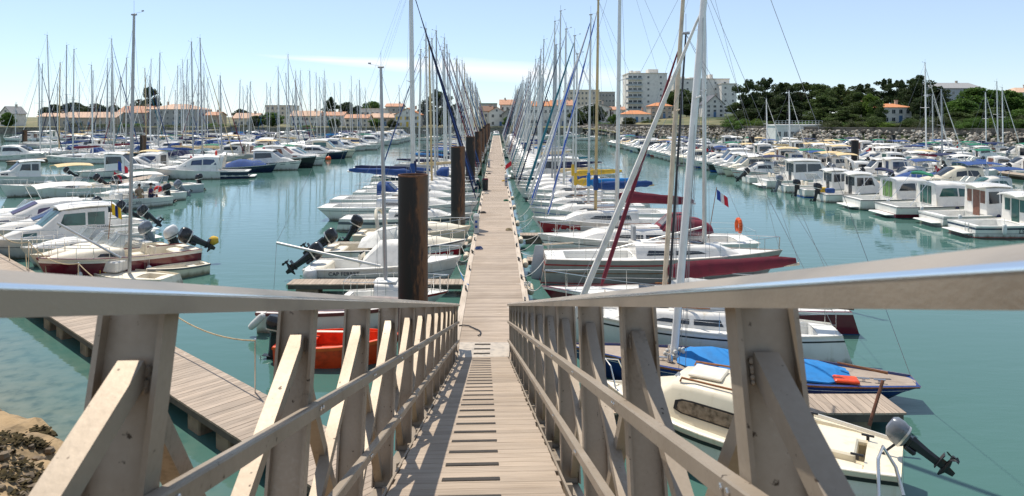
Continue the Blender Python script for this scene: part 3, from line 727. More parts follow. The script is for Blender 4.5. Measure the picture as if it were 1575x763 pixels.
def outboard(parent, x, z, size=1.0, mt=None, tilt=0.0, y=0.0):
    mt = mt or COWL
    def leg():
        mb = MB(); mb.bbox((-.06, 0, .0), (.12, .26, .3), .03); mb.bbox((-.22, 0, .12), (.26, .2, .18), .04)
        rings = [[V((-.24+dx, sy*wy, zz)) for dx, sy in ((-lx, 0), (-lx*.5, -1), (lx*.6, -1), (lx, 0), (lx*.6, 1), (-lx*.5, 1))] for zz, lx, wy in ((.08, .16, .09), (-.3, .12, .06), (-.62, .11, .045))]
        mb.loft(rings); mb.bbox((-.3, 0, -.6), (.42, .2, .025), .008)
        mb.tube([(.02, 0, -.76), (-.12, 0, -.78), (-.34, 0, -.78), (-.5, 0, -.77)], [.02, .06, .065, .03], 8)
        rings = [[V((-.26+dx, dy, zz)) for dx, dy in ((-.13, 0), (0, -.03), (.12, 0), (0, .03))] for zz in (-.6, -.75)]; mb.loft(rings)
        mb.loft([[V((-.22+dx*k, dy, zz)) for dx, dy in ((-.1, 0), (0, -.012), (.1, 0), (0, .012))] for zz, k in ((-.82, 1), (-1.0, .6))]); return mb.mesh('leg', 35)
    def cowl():
        mb = MB(); rings = []
        for zz, lx, wy, ox in ((.17, .2, .15, -.2), (.24, .29, .2, -.22), (.42, .31, .21, -.24), (.58, .27, .185, -.27), (.66, .17, .11, -.3)):
            rings.append([V((ox+lx*math.copysign(abs(cos(a))**.7, cos(a)), wy*math.copysign(abs(sin(a))**.7, sin(a)), zz)) for a in [2*pi*k/14 for k in range(14)]])
        mb.loft(rings); return mb.mesh('cowling', 40)
    def prop():
        mb = MB(); mb.tube([(-.5, 0, -.775), (-.6, 0, -.775)], .05, 8)
        for k in range(3):
            a = 2*pi*k/3; c, s_ = cos(a), sin(a); pts = []
            for rr, da, dx in ((.04, -.4, -.02), (.16, -.45, -.05), (.19, 0, 0), (.16, .45, .05), (.04, .4, .02)): pts.append(V((-.55+dx, rr*cos(a+da), -.775+rr*sin(a+da))))
            mb.add(pts, [(0, 1, 2, 3, 4)])
        return mb.mesh('propeller', 0)
    def band():
        mb = MB(); rings = []
        for zz in (.235, .285): rings.append([V((-.225+.30*math.copysign(abs(cos(a))**.7, cos(a)), .207*math.copysign(abs(sin(a))**.7, sin(a)), zz)) for a in [2*pi*k/14 for k in range(14)]])
        mb.loft(rings, True, False, False); return mb.mesh('cowl_band', 40)
    o = part('outboard_motor', cached('ob_leg', leg), COWL if mt is not COWLG else COWLG, parent, loc=(x, y, z), rot=(0, tilt, 0)); o.scale = (size,)*3
    part('cowling', cached('ob_cowl', cowl), mt, o); part('propeller', cached('ob_prop', prop), BLACK, o); part('cowl_band', cached('ob_band', band), GREYS if mt is COWLW else ALU, o)
    return o

def rail(parent, H, t0, t1, h=.55, name='pulpit', n=4, mt=None, mid=False, ins=.09, r=.014):
    """tube guard rail following the sheer from t0 to t1 on both sides, joined round the bow if t1>=.97"""
    def fn():
        mb = MB()
        def pt(t, sd, hh): return V((H.x(t)+(.05 if t > .97 else 0)*hh, sd*max(H.b(t)-ins, .03), H.zg(t)+hh-.03))
        ts = [lerp(t0, t1, i/n) for i in range(n+1)]
        left = [pt(t, -1, h) for t in ts]; rgt = [pt(t, 1, h) for t in ts]
        if t1 >= .97: mb.tube(left+list(reversed(rgt)), r, 6)
        elif t0 < .1: mb.tube(list(reversed(left))+rgt, r, 6)
        else: mb.tube(left, r, 6); mb.tube(rgt, r, 6)
        if mid:
            for sd in (-1, 1): mb.tube([pt(t, sd, h*.5) for t in ts], r*.7, 5)
        for t in ts:
            for sd in (-1, 1): mb.tube([pt(t, sd, 0), pt(t, sd, h)], r*.9, 5)
        return mb.mesh(name, 40)
    return part(name, cached((name, H.key(), round(t0, 2), round(t1, 2), h, n, mid, r), fn), mt or STEEL, parent)

def cover(parent, p0, p1, r0, r1, mt, name='sail_cover', seed=0, sag=0.0, n=9, flat=.8):
    """lumpy canvas roll along a boom from p0 to p1"""
    def fn():
        rn = random.Random(seed); mb = MB(); a, b = V(p0), V(p1); rings = []; d = (b-a).normalized(); u = V((0, 1, 0))
        w_ = d.cross(u)
        if w_.z < 0: w_ = -w_
        for i in range(n+1):
            f = i/n; c = a.lerp(b, f)+V((0, 0, -sag*4*f*(1-f))); r = lerp(r0, r1, f)*(1+rn.uniform(-.12, .12))*(.55 if i in (0, n) else 1)
            rings.append([c+u*r*flat*.8*cos(2*pi*k/9)*(1+rn.uniform(-.1, .1))+w_*r*sin(2*pi*k/9)*(1+rn.uniform(-.08, .08)) for k in range(9)])
        mb.loft(rings); return mb.mesh(name, 50)
    return part(name, fn() if seed > 50 else cached((name, tuple(p0), tuple(p1), r0, r1, seed), fn), mt, parent)

def text_part(parent, s, size, mt, loc, rot, name='lettering', ext=.003, squash=1.0):
    cu = bpy.data.curves.new('txt', 'FONT'); cu.body = s; cu.size = size; cu.extrude = ext; cu.align_x = 'CENTER'; cu.align_y = 'CENTER'; cu.resolution_u = 2
    ob = bpy.data.objects.new('txt', cu); COL.objects.link(ob)
    dg = bpy.context.evaluated_depsgraph_get(); me = bpy.data.meshes.new_from_object(ob.evaluated_get(dg))
    bpy.data.objects.remove(ob); me.materials.clear(); o = part(name, me, mt, parent, loc=loc, rot=rot); o.scale = (squash, 1, 1); return o
def hull_text(parent, H, s, size, mt, t, v, sd=-1, squash=1.0):
    p = H.P(t, v, sd, .016); q = H.P(t+.05, v, sd, .016); p0 = H.P(t, v-.15, sd, .016)
    ux = (q-p).normalized()*(1 if sd < 0 else -1); up = (p-p0).normalized(); nn = ux.cross(up).normalized(); up = nn.cross(ux)
    R = Matrix((ux, up, nn)).transposed()
    return text_part(parent, s, size, mt, p, R.to_euler(), squash=squash)

def wire(parent, name, a, b, r, mt=None):
    return part(name, MB().tube([a, b], r, 4).mesh(name, 0), mt or WIRE, parent)

def sailboat(label, loc, rz, L=8.5, B=None, mast=None, hull=None, hullm=WHITE, strips=(), deckm=None, cabin=True, cabm=None, cov='blue', jib=None, jibw=.07, mx=.4, boomL=.4, boomz=None,
             lod=0, group=None, lean=0.0, mr=None, mastm=None, dodger=None, win=True, frac=.97, seed=0, fs=None, fb=None, bsag=0, boomup=.06, cabh=.42, ws=.72, rake=None, spread=True, wr=None, jibfrac=None, tr=-.25, backstay=True, wheel=False, mainr=.14, cockpit=(.08, .36), cwf=.5, covname='sail_cover', pul=True, cat='sailboat', collar=True, mrake=.012, jibt=.985, jibz=.15):
    B = B or L*.33; mast = mast or L*1.3; fs = fs or .72+.03*(L-7); fb = fb or .95+.05*(L-7); wr = wr or (.005 if not lod else .011)
    H = hull or Hull(L, B, fs, fb, ws, .75 if rake is None else rake, 2.0, tr, .5)
    r = thing('sailboat', label, cat, loc, rz, group)
    part('hull', H.mesh(18 if not lod else 9), hullm, r)
    for (v0, v1, mt, *tt) in strips: part('hull_stripe', H.strip(v0, v1, *(tt or (0.0, 1.0)), n=14 if not lod else 7), mt, r)
    dk, wl = H.deck(cockpit[0], cockpit[1], cwf, .5, 12 if not lod else 7)
    dm = deckm or DECKW; part('deck', dk, dm, r)
    if wl: part('cockpit', wl, dm if dm is not TEAK else DECKC, r)
    xm = H.x(1-mx); zd = H.zg(1-mx)-.02
    ztop = zd
    if cabin:
        x0, x1 = H.x(cockpit[1]+.005), H.x(.8); w0 = H.b(cockpit[1])*.66; st = []
        for k in range(7):
            f = k/6; x = lerp(x0, x1, f); t = H.t(x); wbb = min(w0, H.b(t)*.66); h = cabh*(1-.35*f) if f < .8 else cabh*(1-.35*f)*(1-f)/.2
            st.append((x, wbb, wbb*.82, H.zg(t)-.06, H.zg(t)-.03+max(h, .03)))
        C = Cab(st, .05, .07); part('cabin', C.mesh(), cabm or WHITE, r); ztop = C.at(xm)[4]+.03
        if win:
            xa, xb = lerp(x0, x1, .1), lerp(x0, x1, .62)
            for sd in (-1, 1):
                if lod: part('window', C.panel([(xa, .35), (xb, .4), (xb-.3, .75), (xa, .8)], sd), GLASS, r)
                else:
                    xmid = lerp(xa, xb, .5)
                    part('window', C.panel([(xa, .34), (xmid-.06, .36), (xmid-.06, .78), (xa+.08, .8)], sd), GLASS, r); part('window', C.panel([(xmid+.06, .36), (xb+.2, .45), (xb-.1, .76), (xmid+.06, .78)], sd), GLASS, r)
        if not lod:
            mb = MB(); mb.bbox((lerp(x0, x1, .18), 0, C.at(lerp(x0, x1, .18))[4]+.06), (.75, .6, .07), .02); part('hatch', mb.mesh('hatch'), dm if dm is not TEAK else VARN, r)
            mb = MB(); mb.bbox((lerp(x0, x1, .62), 0, C.at(lerp(x0, x1, .62))[4]+.055), (.5, .5, .05), .015); part('hatch', mb.mesh('hatch'), GLASS, r)
            if spread:
                for sd in (-1, 1):
                    q = [V((x, sd*C.at(x)[2]*.72, C.at(x)[4]+.1)) for x in (lerp(x0, x1, .2), lerp(x0, x1, .4), lerp(x0, x1, .55))]
                    part('grab_rail', MB().tube(q, .016, 5).mesh('g'), VARN, r)
    if not cabin: ztop = zd
    # mast and rig
    mr = mr or (.055+.004*(L-7)); mm = mastm or ALU
    root = V((xm, 0, ztop-.05)); topx = V((xm-mrake*mast, lean*mast, mast))
    A = lambda f: root.lerp(topx, f)
    part('mast', MB().tube([root, A(.6), topx], [mr*1.12, mr*1.05, mr*.75], 10 if not lod else 6, sq=1.0).mesh('mast'), mm, r)
    zs = .52; sw = B*.3
    if spread and lod < 2:
        for sd in (-1, 1): part('spreader', MB().tube([A(zs), A(zs)+V((-.12, sd*sw, .04))], [.028, .018], 5).mesh('s'), mm, r)
    if lod < 2:
        mb = MB(); mb.tube([topx, topx+V((0, 0, .55))], .006 if not lod else .012, 4); mb.tube([topx+V((-.02, 0, .06)), topx+V((-.38, 0, .12))], .005 if not lod else .012, 4); mb.box(topx+V((-.38, 0, .15)), (.1, .01, .05)); mb.bbox(topx+V((0, 0, .02)), (.2, .1, .06), .01)
        part('masthead_vane', mb.mesh('v', 0), WIRE, r)
    bow = V((H.x(.985), 0, fb+.05)); ste = V((H.x(.01), 0, fs+.05)); jf = jibfrac or frac
    if jib is not None:
        a, b = V((H.x(jibt), 0, H.zg(jibt)+jibz)), A(jf); pts = [a.lerp(b, q) for q in (.0, .04, .3, .7, .95, 1)]
        part('furled_jib', MB().tube(pts, [jibw*.5, jibw*1.15, jibw*1.1, jibw*.8, jibw*.45, .01], 8 if not lod else 6).mesh('j'), jib, r)
    else: wire(r, 'forestay', bow, A(frac), wr)
    if backstay: wire(r, 'backstay', ste, topx, wr)
    for sd in (-1, 1):
        ch = V((xm-.12, sd*H.b(1-mx)*.93, zd)); tip = A(zs)+V((-.12, sd*sw, .04))
        part('shroud', MB().tube([ch, tip, A(frac)], wr, 4).mesh('s', 0), WIRE, r)
        if not lod: wire(r, 'lower_shroud', ch+V((-.15, 0, 0)), A(zs), wr*.9)
    # boom and stowed mainsail
    bz = boomz or ztop+.75; a = V((xm-mr-.02, lean*bz, bz)); b = V((xm-boomL*L, lean*bz, bz+boomup*L*.4))
    if boomL:
        part('boom', MB().tube([a, b], .045 if not lod else .05, 8 if not lod else 5).mesh('b'), mm, r)
        if cov: cover(r, tuple(a+V((-.02, 0, mainr*.6+.03))), tuple(b+V((.1, 0, mainr*.35+.02))), mainr*1.35, mainr*.75, FABT[cov] if isinstance(cov, str) else cov, covname, seed=seed, n=9 if not lod else 6, sag=bsag)
        if collar and cov and not lod and isinstance(cov, str): part('sail_cover_collar', MB().tube([a+V((mr, 0, -.05)), a+V((mr, 0, .42)), A((bz+.75-root.z)/(topx-root).length)], [mr*1.8, mr*2.0, mr*1.4], 9).mesh('c'), FABT[cov], r)
        if not lod: wire(r, 'topping_lift', b, topx, wr*.8)
    if dodger:
        x0 = H.x(cockpit[1]); w0 = H.b(cockpit[1])*.62; zb = H.zg(cockpit[1])+cabh-.05
        C2 = Cab([(x0-.5, w0, w0*.8, zb-.15, zb+.62), (x0+.15, w0, w0*.78, zb-.05, zb+.6), (x0+.75, w0*.85, w0*.7, zb, zb+.06)], .06, .14); part('spray_hood', C2.mesh(), FABT[dodger], r)
        if not lod: part('windscreen', C2.screen(x0+.22, x0+.66, -.75, .75), CLEAR, r)
    if pul:
        rail(r, H, .84 if not lod else .86, .985, .55, 'pulpit', 2, r=.014 if not lod else .018)
        if not lod: rail(r, H, .02, .84, .55, 'guard_rail', 6, r=.008, mid=True)
        else: rail(r, H, .015, .2, .55, 'pushpit', 2, r=.018)
    if not lod and wheel: part('tiller', MB().tube([(H.x(.03), 0, fs+.12), (H.x(.16), .05, fs+.32)], [.03, .018], 6).mesh('t'), VARN, r)
    return r, H

def motorboat(label, loc, rz, kind='cruiser', L=7.5, B=None, hullm=WHITE, strips=(), deckm=None, roof=None, glass=GLASS, engine='out', eng=COWL, lod=0, group=None, cov=None, hull=None, arch=False, flag=None, tilt=.9,
              fs=None, fb=None, wh=1.0, bimini=None, neng=1, door=None, flybridge=False, cat=None, name=None, tube=None, roofm=None, cabx=None, roll=None):
    B = B or L*.36; fs = fs or .62+.045*(L-6); fb = fb or .98+.07*(L-6)
    H = hull or Hull(L, B, fs, fb, .9, .55, 2.7, 0, .6)
    nm = name or {'cruiser': 'motor_cruiser', 'pilot': 'pilothouse_boat', 'cuddy': 'cuddy_boat', 'open': 'open_boat', 'covered': 'covered_boat'}[kind]
    r = thing(nm, label, cat or {'cruiser': 'motor cruiser', 'pilot': 'pilothouse boat', 'cuddy': 'motorboat', 'open': 'motorboat', 'covered': 'motorboat'}[kind], loc, rz, group)
    part('hull', H.mesh(16 if not lod else 9), hullm, r)
    for (v0, v1, mt, *tt) in strips: part('hull_stripe', H.strip(v0, v1, *(tt or (0.0, 1.0)), n=12 if not lod else 7), mt, r)
    dm = deckm or DECKW
    ck = {'cruiser': (.04, .30), 'pilot': (.05, .36), 'cuddy': (.06, .52), 'open': (.06, .78), 'covered': (.06, .4)}[kind]
    dk, wl = H.deck(ck[0], ck[1], .74, .42 if kind != 'cuddy' else .5, 10 if not lod else 7)
    part('deck', dk, dm, r); part('cockpit', wl, dm, r)
    zc = lambda x: H.zg(H.t(x))-.05
    bw = lambda x: H.b(H.t(x))
    X = lambda f: (f-.5)*L
    part('rub_rail', H.strip(.92, .985, .0, .99, .022, n=12 if not lod else 7), GREYS if hullm is WHITE and random.random() < .35 else dm, r)
    if kind == 'cruiser':
        xa, x1, x2, x3 = X(.30), X(.56), X(.72), X(.90); h = 1.18*wh+.05*(L-8); zz = zc(xa)
        st = [(xa, bw(xa)*.80, bw(xa)*.66, zz, zz+h*.96), (lerp(xa, x1, .5), bw(lerp(xa, x1, .5))*.81, bw(x1)*.64, zc(X(.43)), zz+h), (x1, bw(x1)*.80, bw(x1)*.60, zc(x1), zz+h*.94),
              (lerp(x1, x2, .5), bw(lerp(x1, x2, .5))*.76, bw(x2)*.60, zc(X(.64)), zz+h*.68), (x2, bw(x2)*.72, bw(x2)*.55, zc(x2), zc(x2)+.36), (lerp(x2, x3, .6), bw(X(.83))*.62, bw(X(.83))*.42, zc(X(.83)), zc(X(.83))+.22), (x3, bw(x3)*.4, bw(x3)*.25, zc(x3), zc(x3)+.04)]
        C = Cab(st, .09, .16); part('cabin', C.mesh(), roofm or hullm if hullm in (WHITE, CREAM) else WHITE, r)
        for sd in (-1, 1):
            if lod: part('window', C.panel([(xa+.25, .5), (lerp(x1, x2, .55), .52), (x1+.1, .9), (xa+.35, .92)], sd), glass, r)
            else:
                a, b = xa+.2, lerp(x1, x2, .6); m1 = lerp(a, b, .42)
                part('window', C.panel([(a, .5), (m1-.05, .48), (m1-.05, .9), (a+.25, .9)], sd), glass, r); part('window', C.panel([(m1+.05, .48), (b, .5), (lerp(m1, b, .6), .86), (m1+.05, .9)], sd), glass, r)
                part('window', C.panel([(x2+.05, .3), (lerp(x2, x3, .5), .35), (lerp(x2, x3, .45), .75), (x2+.1, .75)], sd), glass, r)
        part('windscreen', C.screen(x1+.06, x2-.08, -.92, -.03), glass, r); part('windscreen', C.screen(x1+.06, x2-.08, .03, .92), glass, r)
        w_ = st[0][2]*.9; mb = MB(); mb.bbox((xa-.02, 0, zz+h*.46), (.05, w_*1.3, h*.78), .01); part('cabin_door', mb.mesh('door', 0), door or GLASS, r)
        if not lod:
            for k in (-.32, .32): mb = MB(); mb.box((xa-.05, w_*k, zz+h*.46), (.03, .045, h*.8)); part('door_frame', mb.mesh('f', 0), ALU, r)
        part('bathing_platform', MB().bbox((X(-.03), 0, .2), (.07*L, B*.72, .09), .03).mesh('p'), dm, r)
        if arch or flybridge:
            for sd in (-1, 1): pass
            mb = MB(); ya = st[0][1]; rings = []
            for k in range(9):
                a = pi*k/8; c = V((xa-.1-.35*sin(a), -cos(a)*ya*.98, zz+.3+(h+.05)*sin(a)**.6)); rings.append([c+V((dx, 0, dz)) for dx, dz in ((-.18, -.04), (.12, -.04), (.12, .05), (-.18, .05))])
            mb.loft(rings); part('radar_arch', mb.mesh('arch', 40), WHITE, r)
        if engine == 'out': outboard(r, X(-.01), fs+.05, 1.0, eng, tilt)
    elif kind == 'pilot':
        cx = cabx or (.36, .66); xa, x1, x2, x3 = X(cx[0]), X(cx[1]-.09), X(cx[1]+.03), X(.90); zz = zc(xa); h = 1.38*wh+.03*(L-6)
        st = [(xa, bw(xa)*.74, bw(xa)*.66, zz-.25, zz+h), (lerp(xa, x1, .5), bw(lerp(xa, x1, .5))*.75, bw(X(.5))*.66, zc(X(.48))-.2, zz+h+.02), (x1, bw(x1)*.73, bw(x1)*.63, zc(x1)-.1, zz+h), (x2, bw(x2)*.7, bw(x2)*.62, zc(x2)-.06, zc(x2)+.5),
              (lerp(x2, x3, .5), bw(lerp(x2, x3, .5))*.62, bw(lerp(x2, x3, .5))*.5, zc(lerp(x2, x3, .5)), zc(lerp(x2, x3, .5))+.36), (x3, bw(x3)*.45, bw(x3)*.3, zc(x3), zc(x3)+.05)]
        C = Cab(st, .05, .07); part('wheelhouse', C.mesh(), roofm or (hullm if hullm in (WHITE, CREAM) else WHITE), r)
        for sd in (-1, 1):
            a, b = xa+.16, x1+.02; m1 = lerp(a, b, .45)
            if lod: part('window', C.panel([(a, .52), (b+.1, .54), (b-.04, .92), (a, .92)], sd), glass, r)
            else:
                part('window', C.panel([(a, .52), (m1-.05, .52), (m1-.05, .92), (a, .92)], sd), glass, r); part('window', C.panel([(m1+.05, .52), (b+.18, .53), (b-.04, .92), (m1+.05, .92)], sd), glass, r)
                part('port_light', C.panel([(x2+.2, .35), (x2+.75, .38), (x2+.7, .8), (x2+.2, .8)], sd), glass, r)
        for g0, g1 in ((-.95, -.36), (-.3, .3), (.36, .95)) if not lod else ((-.95, .95),): part('windscreen', C.screen(x1+.05, x2-.03, g0, g1), glass, r)
        w_ = st[0][2]; mb = MB()
        if door is not False:
            mb.bbox((xa-.005, -w_*.12, zz+h*.42), (.05, w_*.62, h*.96), .01); part('cabin_door', mb.mesh('door', 0), door or glass, r)
            for k in (-.72, .55) if not lod else (): mb = MB(); mb.bbox((xa-.005, w_*k, zz+h*.66), (.05, w_*.42, h*.46), .01); part('window', mb.mesh('w', 0), door or glass, r)
        mb = MB(); rx0, rx1 = xa-.42, x1+.16
        rings = []
        for q in range(9):
            f = q/8; xx = lerp(rx0, rx1, f); ww = w_*1.06*(1-.10*abs(2*f-1)**4)-(.12 if q in (0, 8) else 0); zr_ = zz+h+.05+.07*sin(pi*f); ys = [-1, -.96, -.8, -.4, 0, .4, .8, .96, 1]
            rings.append([V((xx, y*ww, zr_+.13*(1-abs(y)**2.4)-(.03 if q in (0, 8) else 0))) for y in ys]+[V((xx, y*ww*.97, zr_-.05+.08*(1-abs(y)**2.4))) for y in reversed(ys)])
        mb.loft(rings); part('roof', mb.mesh('roof', 50), roof or WHITE, r)
        if engine is None: part('bathing_platform', MB().bbox((X(-.03), 0, .24), (.08*L, B*.7, .08), .03).mesh('p'), dm, r)
        if not lod:
            for sd in (-1, 1): part('roof_rail', MB().tube([(rx0+.3, sd*w_*.85, zz+h+.14), (rx0+.35, sd*w_*.85, zz+h+.24), (rx1-.4, sd*w_*.85, zz+h+.24), (rx1-.35, sd*w_*.85, zz+h+.14)], .014, 6).mesh('g'), STEEL, r)
        part('antenna', MB().tube([(x1-.4, w_*.5, zz+h+.12), (x1-.55, w_*.5, zz+h+1.4)], .01 if not lod else .016, 4).mesh('a'), WHITE, r)
        if engine == 'out': outboard(r, X(0), fs+.05, 1.0, eng, tilt)
    elif kind == 'cuddy':
        xa, x3 = X(.52), X(.92); zz = zc(xa)
        st = [(xa, bw(xa)*.86, bw(xa)*.74, zz-.05, zz+.34), (X(.64), bw(X(.64))*.8, bw(X(.64))*.66, zc(X(.64)), zc(X(.64))+.34), (X(.8), bw(X(.8))*.66, bw(X(.8))*.45, zc(X(.8)), zc(X(.8))+.22), (x3, bw(x3)*.4, bw(x3)*.25, zc(x3), zc(x3)+.03)]
        C = Cab(st, .06, .09); part('cuddy', C.mesh(), dm, r)
        for sd in (-1, 1): part('window', C.panel([(X(.57), .3), (X(.68), .35), (X(.66), .78), (X(.57), .8)], sd), glass, r)
        zt = zz+.36; w0 = bw(xa)*.76
        pts = [(V((xa-.55, -w0*1.06, zt-.06)), V((xa-.75, -w0*.96, zt+.42))), (V((xa+.05, -w0*.92, zt+.02)), V((xa-.32, -w0*.78, zt+.46))), (V((xa+.32, -w0*.4, zt+.07)), V((xa-.06, -w0*.36, zt+.48))), (V((xa+.32, w0*.4, zt+.07)), V((xa-.06, w0*.36, zt+.48))), (V((xa+.05, w0*.92, zt+.02)), V((xa-.32, w0*.78, zt+.46))), (V((xa-.55, w0*1.06, zt-.06)), V((xa-.75, w0*.96, zt+.42)))]
        mb = MB(); mb.loft([[a, b] for a, b in pts], closed=False); part('windscreen', mb.mesh('ws', 0), CLEAR, r)
        mb = MB(); mb.tube([b for a, b in pts], .018, 6)
        for a, b in pts: mb.tube([a, b], .012, 5)
        part('windscreen_frame', mb.mesh('wf'), ALU, r)
        fz = max(.06, H.zg(ck[0])-.5)
        for sd in (-1, 1):
            mb = MB(); mb.bbox((xa-.95, sd*B*.2, fz+.22), (.5, .5, .42), .04); mb.bbox((xa-1.18, sd*B*.2, fz+.6), (.12, .5, .45), .04); part('seat', mb.mesh('seat', 30), DECKC if cov != 'white' else DECKW, r)
        mb = MB(); mb.bbox((X(.1), 0, fz+.22), (.45, B*.6, .4), .05); part('bench', mb.mesh('bench', 30), DECKC, r)
        if engine == 'out': outboard(r, X(0), fs+.05, 1.05, eng, tilt)
    elif kind == 'open':
        fz = max(.06, H.zg(ck[0])-.42); xc = X(.52)
        mb = MB(); mb.bbox((xc, 0, fz+.42), (.6, .75, .84), .06); part('console', mb.mesh('console', 30), WHITE, r)
        mb = MB(); mb.loft([[V((xc+.3, -.36, fz+.8)), V((xc+.12, -.32, fz+1.25))], [V((xc+.36, 0, fz+.82)), V((xc+.16, 0, fz+1.27))], [V((xc+.3, .36, fz+.8)), V((xc+.12, .32, fz+1.25))]], closed=False); part('windscreen', mb.mesh('w', 0), CLEAR, r)
        mb = MB(); mb.bbox((xc-.85, 0, fz+.25), (.5, .8, .48), .05); mb.bbox((xc-1.08, 0, fz+.68), (.1, .78, .36), .04); part('seat', mb.mesh('s', 30), DECKC, r)
        mb = MB(); mb.bbox((X(.09), 0, fz+.22), (.4, B*.62, .42), .05); part('bench', mb.mesh('b', 30), DECKC, r)
        if engine == 'out': outboard(r, X(0), fs+.05, 1.05, eng, tilt)
    elif kind == 'covered':
        st = []; a, b = X(.03), X(.8)
        for k in range(7):
            f = k/6; x = lerp(a, b, f); hh = (.25+.55*sin(pi*min(1, f*1.25))**1.0) if f < .8 else lerp(.64, .04, (f-.8)/.2)
            st.append((x, bw(x)*.98, bw(x)*.5, zc(x)-.02, zc(x)+max(.05, hh)))
        C = Cab(st, .1, .2); part('boat_cover', C.mesh(), FABT[cov or 'blue'], r)
        if engine == 'out': outboard(r, X(0), fs+.05, 1.0, eng, tilt)
    if roll:
        xr = X(.27); zr_ = fs+1.25*wh+.42
        rn = random.Random(4); rings = []
        for q in range(13):
            f = q/12; y = lerp(-B*.40, B*.40, f); rr_ = .11*(1+rn.uniform(-.15, .15))*(.4 if q in (0, 12) else 1); rings.append([V((xr+rr_*1.5*cos(2*pi*g/8), y, zr_+.12*(1-(2*f-1)**2)+rr_*sin(2*pi*g/8))) for g in range(8)])
        part('rolled_canopy', MB().loft(rings).mesh('roll', 50), FABT[roll], r)
        for sd in (-1, 1): part('canopy_pole', MB().tube([(xr, sd*B*.39, zr_), (X(.1), sd*B*.42, fs+.05)], .016, 6).mesh('p'), STEEL, r)
    if bimini:
        zb = H.zg(.3)+1.55; xa, xb = X(.1), X(.48); wv_ = B*.42; mb = MB(); rings = []
        for k in range(6):
            f = k/5; rings.append([V((lerp(xa, xb, f), y*wv_, zb+.16*(1-y*y)+.1*sin(pi*f)+dz)) for y in (-1, -.6, 0, .6, 1) for dz in (.0,)]+[V((lerp(xa, xb, f), y*wv_, zb+.16*(1-y*y)+.1*sin(pi*f)-.025)) for y in (1, .6, 0, -.6, -1)])
        mb.loft(rings); part('awning', mb.mesh('awning', 40), FABT[bimini], r)
        for x in (xa, xb):
            for sd in (-1, 1): part('awning_pole', MB().tube([(x, sd*wv_, zb), (lerp(x, X(.3), .5), sd*B*.42, H.zg(.3))], .016, 5).mesh('p'), STEEL, r)
    if flag:
        x = X(.03); z = fs+.1; part('flag_staff', MB().tube([(x, -B*.3, z), (x-.25, -B*.3, z+1.15)], .014, 5).mesh('s'), VARN, r)
        flag_parts(r, V((x-.2, -B*.3, z+1.05)), flag)
    rail(r, H, .62 if kind != 'open' else .7, .985, .42 if kind != 'covered' else .35, 'bow_rail', 4 if not lod else 2, r=.014 if not lod else .018)
    return r, H

WHITEF = pmat('flag_white', (.8, .8, .78), .8, var=.03); REDF = pmat('flag_red', (.6, .02, .04), .8, var=.03); BLUEF = pmat('flag_blue', (.02, .06, .3), .8, var=.03); YELF = pmat('flag_yellow', (.75, .5, .02), .8, var=.03)
def flag_parts(parent, p, cols, w=.75, h=.5):
    """hanging cloth with vertical bands"""
    mts = {'fr': (BLUEF, WHITEF, REDF), 'yb': (YELF, BLUEF, YELF), 'red': (REDF,)}[cols]; n = len(mts)
    for k, mt in enumerate(mts):
        mb = MB(); rings = []
        for i in range(4):
            f = (k+i/3)/n; x = p.x-w*f*.8; z = p.z-w*f*.62; y = p.y+.07*sin(f*9)
            rings.append([V((x, y, z)), V((x-.04*f, y+.03, z-h)), V((x-.04*f+.004, y+.042, z-h)), V((x+.004, y+.012, z))])
        mb.loft(rings); part('flag_band', mb.mesh('f', 60), mt, parent)

def fender(p, label, r=.11, l=.55, mt=None, hang=.5):
    o = thing('fender', label, 'fender', p, 0, 'fenders hung over boat sides')
    part('body', MB().tube([(0, 0, -l/2), (0, 0, -l/2+.04), (0, 0, -l/4), (0, 0, l/4), (0, 0, l/2-.04), (0, 0, l/2)], [r*.35, r*.8, r, r, r*.8, r*.35], 10).mesh('fender'), mt or FENDER, o)
    part('line', MB().tube([(0, 0, l/2-.01), (0, .02, l/2+hang)], .009, 5).mesh('l'), ROPEW, o); return o
def rope(name, label, a, b, sag, r=.012, mt=None, n=9, group='mooring lines'):
    a, b = V(a), V(b); pts = [a.lerp(b, k/n)+V((0, 0, -sag*4*(k/n)*(1-k/n))) for k in range(n+1)]
    o = part(name, MB().tube(pts, r, 5).mesh('rope'), mt or ROPEW); tag(o, label, 'rope', group); return o
def ends(bow, stern):
    """location, heading and length from bow and stern points"""
    bow, stern = V(bow), V(stern); d = bow-stern; return V(((bow.x+stern.x)/2, (bow.y+stern.y)/2, 0)), math.atan2(d.y, d.x), math.hypot(d.x, d.y)
# ------------------------------------------------------------------ boats near the gangway, right of the central pontoon
def dinghy(label, bow, stern, B, hullm, inm, rubm, fs=.45, fb=.6, thw=2, eng=None, name='dinghy', tilt=.2, esize=.8):
    loc, rz, L = ends(bow, stern); H = Hull(L, B, fs, fb, .8, .3, 2.2, 0, .4); r = thing(name, label, 'dinghy', loc, rz)
    part('hull', H.mesh(16), hullm, r); dk, wl = H.deck(.05, .84, .84, .34, 12); part('deck', dk, inm, r); part('cockpit', wl, inm, r)
    part('rub_rail', H.strip(.86, .99, 0, .995, .025), rubm, r)
    for k in range(thw):
        x = H.x(.22+.36*k); mb = MB(); mb.bbox((x, 0, fs-.1), (.3, H.b(H.t(x))*1.55, .05), .015); part('thwart', mb.mesh('t', 0), inm, r)
    if eng: outboard(r, H.x(0), fs+.02, esize, eng, tilt)
    return r, H
